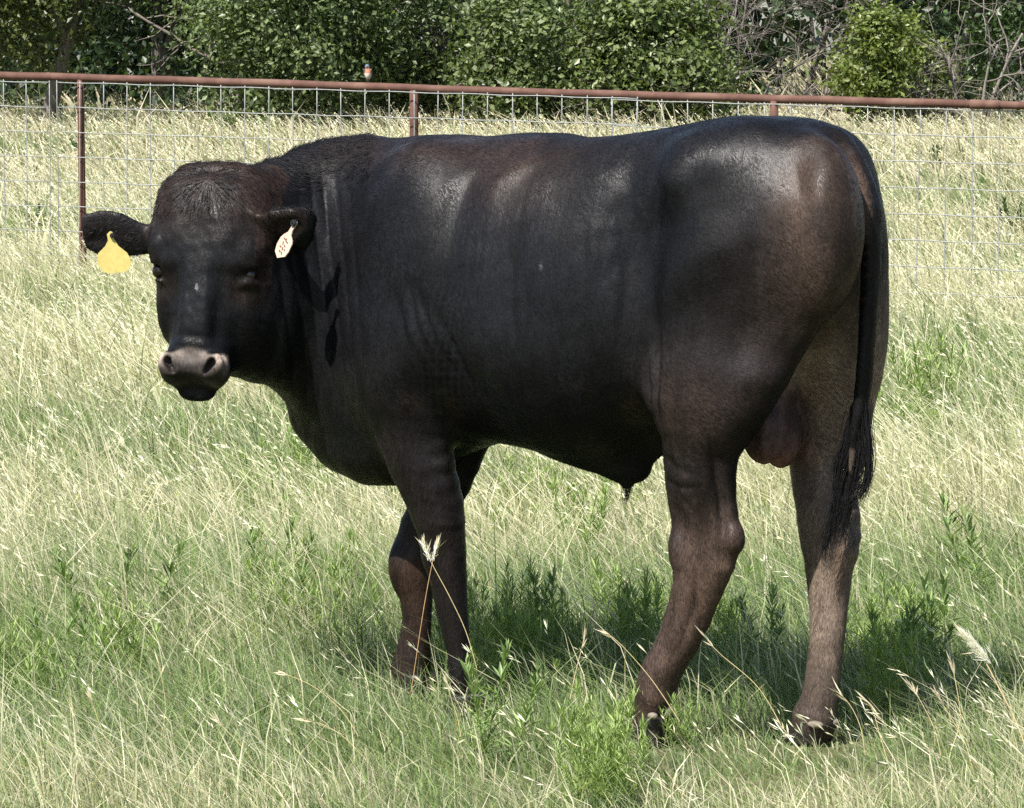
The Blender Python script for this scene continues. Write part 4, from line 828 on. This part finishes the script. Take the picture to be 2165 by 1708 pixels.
# near row
tree('oak_tree', 95, 58, 6, 1.15, 1.3, 2.55, 1.75, 150, 17000, .075, OAK, 'dull olive leafed tree at the far left edge of the field', 1, crad=.22, trunk=.13, low=.55)
tree('oak_tree', -90, 60, 6, 1.2, 1.3, 2.6, 2.0, 110, 9000, .08, OAK, 'olive tree half outside the left edge behind the fence end', 2, crad=.22, trunk=.12, low=.3)
tree('shade_tree', 340, 66, 6, 1.35, 1.3, 3.0, 1.75, 150, 15000, .085, DRK, 'very dark green tree, deep shade put into its leaf colour, between the olive tree and the elm', 3, crad=.24, trunk=.14, low=1.15)
tree('elm_tree', 640, 57, 6, 1.15, 1.2, 1.70, 1.85, 85, 22000, .070, ELM, 'leafy mid green elm reaching down to the dry grass, left of the bird', 4, crad=.26, trunk=.10)
tree('elm_tree', 900, 58.5, 6, 1.35, 1.2, 1.75, 1.85, 85, 22000, .070, ELM, 'broad mid green elm behind the rail to the right of the bird', 5, crad=.26, trunk=.10)
tree('elm_tree', 480, 61, 6, .55, 1.0, 2.9, 1.6, 90, 9000, .075, ELM, 'yellow-green overhanging elm edge beside the very dark tree', 6, crad=.20, trunk=.07, low=1.2)
tree('bush', 1110, 56.5, 3, .85, .8, .95, .95, 60, 11000, .076, [(.085, .12, .038), (.13, .17, .06), (.055, .08, .026), (.16, .20, .08)], 'rounded green bush above the rail, left one of the leafy pair', 7, crad=.21, trunk=.03, cat='bush')
tree('bush', 1375, 56.0, 3, 1.0, .8, .95, 1.0, 75, 14000, .078, [(.10, .14, .042), (.15, .19, .062), (.065, .092, .03), (.18, .22, .09)], 'big bright green bush directly above the middle of the back of the bull', 8, crad=.21, trunk=.03, cat='bush')
tree('bush', 1850, 56.5, 3, .42, .5, .95, .78, 70, 6500, .068, YEL, 'yellow-green bush growing alone by the gap into the next field', 9, crad=.13, trunk=.03, cat='bush')
tree('bush', 1935, 58, 3, .45, .5, .75, .65, 50, 4500, .068, YEL, 'lower yellow-green bush leaning on the grey branched tree', 10, crad=.13, trunk=.03, cat='bush')
tree('hedge_tree', 1995, 60, 6, 1.0, 1.0, 3.1, 1.3, 100, 9000, .075, [(.10, .15, .03), (.075, .12, .028)], 'tree with yellow-green crown over bare grey branches near the right edge', 11, crad=.2, trunk=.10, low=1.65)
tree('hedge_tree', 2165, 59, 6, .8, 1.0, 2.1, 1.8, 80, 8000, .075, [(.06, .10, .03), (.045, .08, .025)], 'dark green tree cut by the right edge of the view', 12, crad=.2, trunk=.09, low=.2)
tree('hedge_tree', 1185, 63, 6, .7, 1.0, 2.9, 1.3, 60, 6500, .075, [(.075, .13, .035), (.05, .09, .028)], 'mid green tree top behind the pair of leafy bushes', 13, crad=.2, trunk=.08, low=1.4)
tree('hedge_tree', 1480, 66, 6, .9, 1.0, 3.3, 1.3, 70, 7000, .08, ELM, 'leafy tree top above the dead brush pile', 14, crad=.22, trunk=.08, low=2.0)
tree('hedge_tree', 1760, 70, 6, .8, 1.0, 2.5, 1.5, 60, 4200, .085, PALEG, 'pale grey-green tree standing far back in the gap', 15, crad=.22, trunk=.05, low=1.7)
twigs('brush_pile', 1565, 58.5, [(-.5,0,-.35,1,1.5),(-.25,.1,-.7,.8,1.6),(-.1,0,-.1,1,1.7),(.1,0,.8,.45,1.2),(.1,.1,-.2,1,1.9),(-.45,0,-.9,.5,1.2),(-.2,.3,-.4,.6,1.4),(-.6,.2,.3,1,1.6),(0,-.1,-.5,.35,1.1)], 'tangle of bare grey-brown dead branches above the hips of the bull', 21, r0=.018, depth=4, kids=(2, 5))
twigs('brush_pile', 1530, 60.5, [(-.5,0,-.2,1,2.0),(-.15,.1,.3,1,2.1),(.1,0,.6,1,2.2),(.35,.2,.4,.9,1.9),(-.3,.1,-.5,1,2.0)], 'bare branches rising behind the big bright bush', 22, r0=.015, depth=4, kids=(3, 6))
twigs('dead_tree', 2075, 57, [(0,0,-.05,1,1.3),(.05,.1,.35,1,1.5),(-.1,.1,-.5,.9,1.2),(-.2,0,-.8,.5,1.0)], 'crooked pale grey trunk with bare branches near the right edge', 23, r0=.034, depth=4, kids=(2, 5))
twigs('dead_tree', 1085, 60, [(0,0,.1,1,2.4),(-.2,.1,-.3,1,2.4),(.15,.1,.35,1,2.3)], 'thin bare grey tree between the broad elm and the bushes', 24, r0=.014, depth=4, kids=(3, 6))
twigs('dead_tree', 1320, 60, [(0,0,.1,1,2.5),(-.2,.1,-.2,1,2.4)], 'thin bare reddish tree showing above the bushes', 25, r0=.013, depth=4, kids=(3, 6))
twigs('fallen_branch', 372, 60, [(-.4,0,1,.06,.8),(-.3,0,.9,.16,.5)], 'pale fallen branch lying in the dark shade under the trees', 26, r0=.03, depth=1)
twigs('fallen_branch', 2130, 56.5, [(-.4,0,-1,.2,.9),(-.1,0,-.6,.4,.8),(.2,0,1,.2,.8),(0,0,.3,.5,.7)], 'low dead brush lying under the tree at the right edge', 27, r0=.016, depth=3)
# woods behind, canopy shade held in the dark leaf colours
R = np.random.default_rng(50); Wp = []
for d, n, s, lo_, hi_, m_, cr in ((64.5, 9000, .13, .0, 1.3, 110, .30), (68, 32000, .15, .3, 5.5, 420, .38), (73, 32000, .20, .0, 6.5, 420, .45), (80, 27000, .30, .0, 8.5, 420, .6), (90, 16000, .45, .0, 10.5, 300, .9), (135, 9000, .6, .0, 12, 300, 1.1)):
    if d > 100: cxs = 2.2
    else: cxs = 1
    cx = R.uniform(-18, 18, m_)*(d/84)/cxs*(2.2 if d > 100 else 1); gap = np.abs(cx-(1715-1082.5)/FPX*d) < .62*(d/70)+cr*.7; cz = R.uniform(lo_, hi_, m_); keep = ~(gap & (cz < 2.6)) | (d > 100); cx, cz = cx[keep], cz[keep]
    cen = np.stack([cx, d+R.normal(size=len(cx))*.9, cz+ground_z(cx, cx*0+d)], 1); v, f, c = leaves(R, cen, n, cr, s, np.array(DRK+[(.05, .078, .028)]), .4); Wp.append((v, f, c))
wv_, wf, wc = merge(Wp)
wo_ = new_obj('woods', np_mesh('woods', wv_, wf, MAT_LEAF, False, {'tint': ('POINT', 'FLOAT_COLOR', np.clip(wc, .006, .9))})); tag(wo_, 'dark mass of woodland closing the view behind the nearer trees', 'woods', kind='stuff')
# ================================================================ WEEDS AND SEED STALKS
MAT_WEED = leaf_mat('weed_leaf', trans=.35, rough=.45, spec=.35)
def weed_mesh(seed, H=.30, nst=5, cols=((.22, .31, .085), (.31, .40, .13), (.17, .245, .07)), leafw=.0028, leafl=.072):
    R = np.random.default_rng(seed); parts = []; stems = []
    for s in range(nst):
        base = np.array([R.normal()*.035, R.normal()*.035, -.02]); h = H*R.uniform(.6, 1.05); tilt = R.normal(size=2)*.2; t = np.linspace(0, 1, 7)
        P = base+np.stack([tilt[0]*h*t+.02*t*t*R.normal(), tilt[1]*h*t, h*t], 1); v, f = tubemesh(P, np.linspace(.0022, .001, 7), 5); stems.append((v, f))
        n = int(46*h/.3)+8; tt = R.uniform(.12, 1.0, n)**.8; a = R.uniform(0, 6.3, n); p = np.stack([np.interp(tt, t, P[:, i]) for i in range(3)], 1); el = np.clip(.25+.9*tt+R.normal(size=n)*.15, .2, 1.45)
        d = np.stack([np.cos(a)*np.cos(el), np.sin(a)*np.cos(el), np.sin(el)], 1); l_ = (leafl*R.uniform(.6, 1.25, n)*(1.15-.45*tt))[:, None]; sd_ = nrm_rows(np.cross(d, [0, 0, 1.])); w_ = leafw*R.uniform(.7, 1.2, n)[:, None]
        m1 = p+d*l_*.45+np.array([0, 0, .0]); tip = p+d*l_+np.array([0, 0, -1.])*l_*.12; c = np.asarray(cols)[R.integers(0, len(cols), n)]*R.uniform(.8, 1.25, (n, 1))
        vv = np.stack([p, m1+sd_*w_, tip, m1-sd_*w_], 1).reshape(-1, 3); parts.append((vv, np.arange(n*4).reshape(-1, 4), np.repeat(c, 4, 0)))
    sv1, sf1 = join_vf(stems); return (sv1, sf1), merge(parts)
MSTEM = simple_mat('weed_stem', (.12, .17, .05), .7, .2)
WEEDS = []
for s_ in range(6):
    (a, b_), (v, f, c) = weed_mesh(100+s_, H=(.30, .26, .34, .22, .30, .36)[s_], nst=(5, 4, 6, 4, 7, 5)[s_]); WEEDS.append((np_mesh('stem', a, b_, MSTEM), np_mesh('leaves', v, f, MAT_WEED, False, {'tint': ('POINT', 'FLOAT_COLOR', np.clip(c, .01, .9))})))
def weed(px, py, label, group, sc=1.0, k=None, R=random):
    q = gpix(px, py); o = empty('leafy_weed', (q[0], q[1], float(ground_z(q[0], q[1]))), R.uniform(0, 6.28)); tag(o, label, 'weed', group); o.scale = (sc,)*3
    st, lv = WEEDS[R.randrange(6) if k is None else k]; new_obj('stem', st, o); new_obj('leaves', lv, o); return o
ZONES = [('bright green feathery weed in the stand behind the forelegs under the belly', 'weeds behind the forelegs', 24, (1000, 1330), (1380, 1490), .66),
 ('dark green feathery weed growing behind the hocks between the hind legs', 'weeds between the hind legs', 12, (1280, 1560), (1380, 1440), .66),
 ('bright green feathery weed at the bottom edge below the belly of the bull', 'weeds at the bottom edge', 14, (1190, 1325), (1645, 1735), .62),
 ('green feathery weed right of the hind legs', 'weeds right of the hind legs', 16, (1830, 2010), (1400, 1560), .68),
 ('green feathery weed standing in the dry grass at the left', 'weeds at the left', 9, (150, 310), (1380, 1520), .75),
 ('green feathery weed left of the far foreleg', 'weeds left of the forelegs', 9, (540, 800), (1330, 1420), .8),
 ('low green weed at the left bottom corner', 'weeds in the left corner', 6, (0, 90), (1490, 1560), .75),
 ('green weed far behind the tail of the bull', 'weeds behind the tail', 10, (1880, 2160), (860, 1000), 1.0),
 ('green weed low in front of the brisket', 'weeds in front of the brisket', 8, (520, 760), (1060, 1150), .9),
 ('green weed between fore and hind legs in the sunlit grass', 'weeds beyond the belly', 7, (1040, 1380), (1120, 1250), .8)]
rr = random.Random(5)
for lab, grp, n, (x0, x1), (y0, y1), sc in ZONES:
    for _ in range(n): weed(rr.uniform(x0, x1), rr.uniform(y0, y1), lab, grp, sc*rr.uniform(.8, 1.15), None, rr)
weed(1436, 1592, 'bright green feathery weed right beside the near hind hoof', None, .46, 4, rr); weed(1300, 1575, 'small bright weed to the left of the near hind hoof', None, .42, 1, rr)
weed(945, 1480, 'green weed standing between the two forelegs', None, .75, 2, rr); weed(1000, 1500, 'green weed against the back of the near foreleg', None, .75, 0, rr)
# taller narrow leaved weeds with upright stems, a different kind
TALL = []
for s_ in range(3):
    (a, b_), (v, f, c) = weed_mesh(170+s_, H=.36, nst=3, cols=((.18, .27, .09), (.25, .34, .12), (.14, .21, .07)), leafw=.0055, leafl=.085); TALL.append((np_mesh('stem', a, b_, MSTEM), np_mesh('leaves', v, f, MAT_WEED, False, {'tint': ('POINT', 'FLOAT_COLOR', np.clip(c, .01, .9))})))
for px, py, sc, lab in [(585,1345,.85,'grey-green long leaved weed left of the far foreleg'), (225,1400,.9,'tall long leaved weed in the lower left grass'), (1150,1420,.8,'long leaved weed under the middle of the belly'), (1330,1450,.75,'long leaved weed just left of the near hind leg'), (1900,1500,.8,'long leaved weed right of the far hind leg'), (1985,1440,.8,'long leaved weed below the white plume on its left'),
    (120,1500,.7,'yellowish long leaved weed near the lower left edge'), (1060,1490,.7,'long leaved weed right behind the near foreleg'), (1610,1440,.7,'long leaved weed between the two hind legs'), (1050,1640,.75,'long leaved weed at the bottom edge left of the feathery weeds'), (680,1380,.7,'long leaved weed in front of the forelegs'), (2100,1300,.9,'long leaved weed near the right edge of the field')]:
    q = gpix(px, py); o = empty('long_leaved_weed', (q[0], q[1], float(ground_z(q[0], q[1]))), px); tag(o, lab, 'weed'); o.scale = (sc,)*3; st, lv = TALL[px % 3]; new_obj('stem', st, o); new_obj('leaves', lv, o)
# broad leafed weeds beyond the fence
BW = []
for s_ in range(2):
    (a, b_), (v, f, c) = weed_mesh(140+s_, H=.34, nst=5, cols=((.08, .12, .045), (.11, .16, .055)), leafw=.012, leafl=.075); BW.append((np_mesh('stem', a, b_, MSTEM), np_mesh('leaves', v, f, MAT_WEED, False, {'tint': ('POINT', 'FLOAT_COLOR', np.clip(c, .01, .9))})))
for i, (px, py, sc, lab) in enumerate([(480, 305, 1.6, 'dark broad leafed weed seen through the mesh left of the neck'), (690, 282, 1.6, 'dark broad leafed weed just above the withers'), (742, 288, 1.9, 'tall dark broad leafed weed beside the middle post'), (660, 285, 1.4, 'small dark weed left of the tall one by the middle post'),
    (170, 350, 1.3, 'green weed beyond the left fence post'), (85, 500, 1.2, 'dark weed through the mesh at the far left'), (1975, 360, 1.3, 'dark weed high on the right beyond the mesh'), (2140, 500, 1.6, 'dark leafy weed cut by the right edge beyond the fence'), (1820, 300, 1.5, 'dark weed beside the tail head beyond the fence'), (1480, 255, 1.7, 'dark weed in front of the bushes above the back')]):
    q = gpix(px, py); o = empty('broadleaf_weed', (q[0], q[1], float(ground_z(q[0], q[1]))), i); tag(o, lab, 'weed'); o.scale = (sc*.7,)*3; st, lv = BW[i % 2]; new_obj('stem', st, o); new_obj('leaves', lv, o)
# single seed stalks
MSTALK = simple_mat('dry_stalk', (.52, .42, .22), .6, .3, .2); MSTALKR = simple_mat('reddish_stalk', (.42, .26, .12), .6, .3, .2); MPLUME = leaf_mat('plume', trans=.3)
def stalk(name, pts, d, r0, r1, head, label, seed, fluff=0, mat=MSTALK, hl=.06, group=None, spread=.35, hw_=.0016):
    """stalk through photo pixels at depth d; head: number of spikelets; fluff: number of silky hairs"""
    R = np.random.default_rng(seed); P = np.array([at_depth(x, y, d) for x, y in pts]); b0 = P[0].copy(); root = empty(name, tuple(b0)); tag(root, label, 'seed stalk', group); P = bez(P-b0, 24)
    new_obj('stem', np_mesh('stem', *tubemesh(P, np.linspace(r0, r1, 24), 6), mat), root); ax = nrm(P[-1]-P[-5]); parts = []
    if head:
        n = head; t = R.uniform(0, 1, n); p = P[-1]-ax*t[:, None]*hl*.6; dd = nrm_rows(ax+R.normal(size=(n, 3))*spread); l_ = hl*R.uniform(.3, .8, n)[:, None]; s = nrm_rows(np.cross(dd, R.normal(size=(n, 3))))*hw_
        parts.append((np.stack([p, p+dd*l_*.4+s, p+dd*l_, p+dd*l_*.4-s], 1).reshape(-1, 3), np.arange(n*4).reshape(-1, 4), np.repeat(np.array([[.66, .58, .42]])*R.uniform(.8, 1.15, (n, 1)), 4, 0)))
    if fluff:
        n = fluff; t = R.uniform(0, 1, n); p = P[-1]-ax*t[:, None]*hl*.8+R.normal(size=(n, 3))*.002; dd = nrm_rows(ax*1.2+R.normal(size=(n, 3))*spread*.8); l_ = hl*R.uniform(.15, .38, n)[:, None]; s = nrm_rows(np.cross(dd, R.normal(size=(n, 3))))*.0009
        parts.append((np.stack([p-s, p+s, p+dd*l_+s*.3, p+dd*l_-s*.3], 1).reshape(-1, 3), np.arange(n*4).reshape(-1, 4), np.repeat(np.array([[.82, .80, .76]])*R.uniform(.85, 1.1, (n, 1)), 4, 0)))
    v, f, c = merge(parts); new_obj('seed_head', np_mesh('seed_head', v, f, MPLUME, False, {'tint': ('POINT', 'FLOAT_COLOR', np.clip(c, 0, .88))}), root); return root
stalk('seed_stalk', [(868,1470),(880,1390),(897,1280),(913,1195),(925,1150)], 9.45, .0009, .0008, 14, 'thin reddish stalk crossing in front of the far foreleg with an open seed head', 1, 40, MSTALKR, .05, spread=.32)
stalk('seed_stalk', [(1010,1420),(985,1335),(950,1260),(915,1195),(895,1150)], 9.45, .0009, .0008, 14, 'straw coloured stalk crossing the near foreleg and leaning left with a white seed head', 2, 120, MSTALK, .05, spread=.32)
stalk('plume_grass', [(2175,1600),(2150,1530),(2110,1450),(2075,1385),(2045,1350)], 9.0, .0018, .0014, 10, 'tall stalk with a bright silky white plume at the lower right', 3, 900, MSTALK, .085, spread=.30)
for i, (pts, d, lab) in enumerate([([(1830,1600),(1820,1540),(1800,1495),(1775,1465)], 9.2, 'short stalk with a white seed head beside the far hind hoof'), ([(1880,1620),(1862,1560),(1845,1500),(1830,1480)], 9.2, 'seed stalk right of the short one by the far hind hoof'), ([(1990,1600),(1975,1540),(1945,1480),(1925,1450)], 9.2, 'arched seed stalk in the shade right of the hind legs'),
    ([(2060,1640),(2040,1570),(2000,1500),(1980,1470)], 9.1, 'seed stalk with drooping head in the lower right'), ([(2010,1590),(2030,1520),(2020,1440),(2010,1400)], 9.2, 'upright seed stalk left of the white plume'), ([(1450,1700),(1430,1660),(1400,1620)], 8.9, 'pale seed stalk at the bottom edge left of the middle'), ([(2120,1700),(2100,1660),(2065,1620)], 8.9, 'pale seed stalk at the lower right corner'),
    ([(1205,1480),(1215,1430),(1230,1370),(1235,1350)], 9.6, 'fine seed stalk in the weeds under the belly'), ([(560,1650),(520,1590),(480,1545),(455,1520)], 9.1, 'long dry stalk leaning left in the lower left grass'), ([(250,1640),(225,1570),(200,1500),(190,1470)], 9.2, 'straight dry stalk in the lower left'), ([(760,1560),(720,1500),(660,1450),(590,1420)], 9.4, 'long dry stalk bent almost flat left of the forelegs'),
    ([(800,1640),(740,1570),(690,1535),(640,1520)], 9.2, 'arched dry stalk below the far fore hoof'), ([(340,1560),(350,1500),(345,1450),(335,1400)], 9.4, 'upright pale stalk under the head of the bull'), ([(975,1560),(968,1520),(955,1480),(945,1440)], 9.3, 'short pale stalk at the near fore hoof'), ([(1650,1530),(1600,1450),(1520,1380),(1490,1345)], 9.5, 'long arching stalk between the two hind legs'), ([(1440,1530),(1380,1440),(1320,1370),(1280,1335)], 9.5, 'thin stalk slanting down in front of the near hind leg')]):
    stalk('seed_stalk', pts, d, .0011, .0006, 9, lab, 30+i, 0, MSTALK, .055, spread=.25)
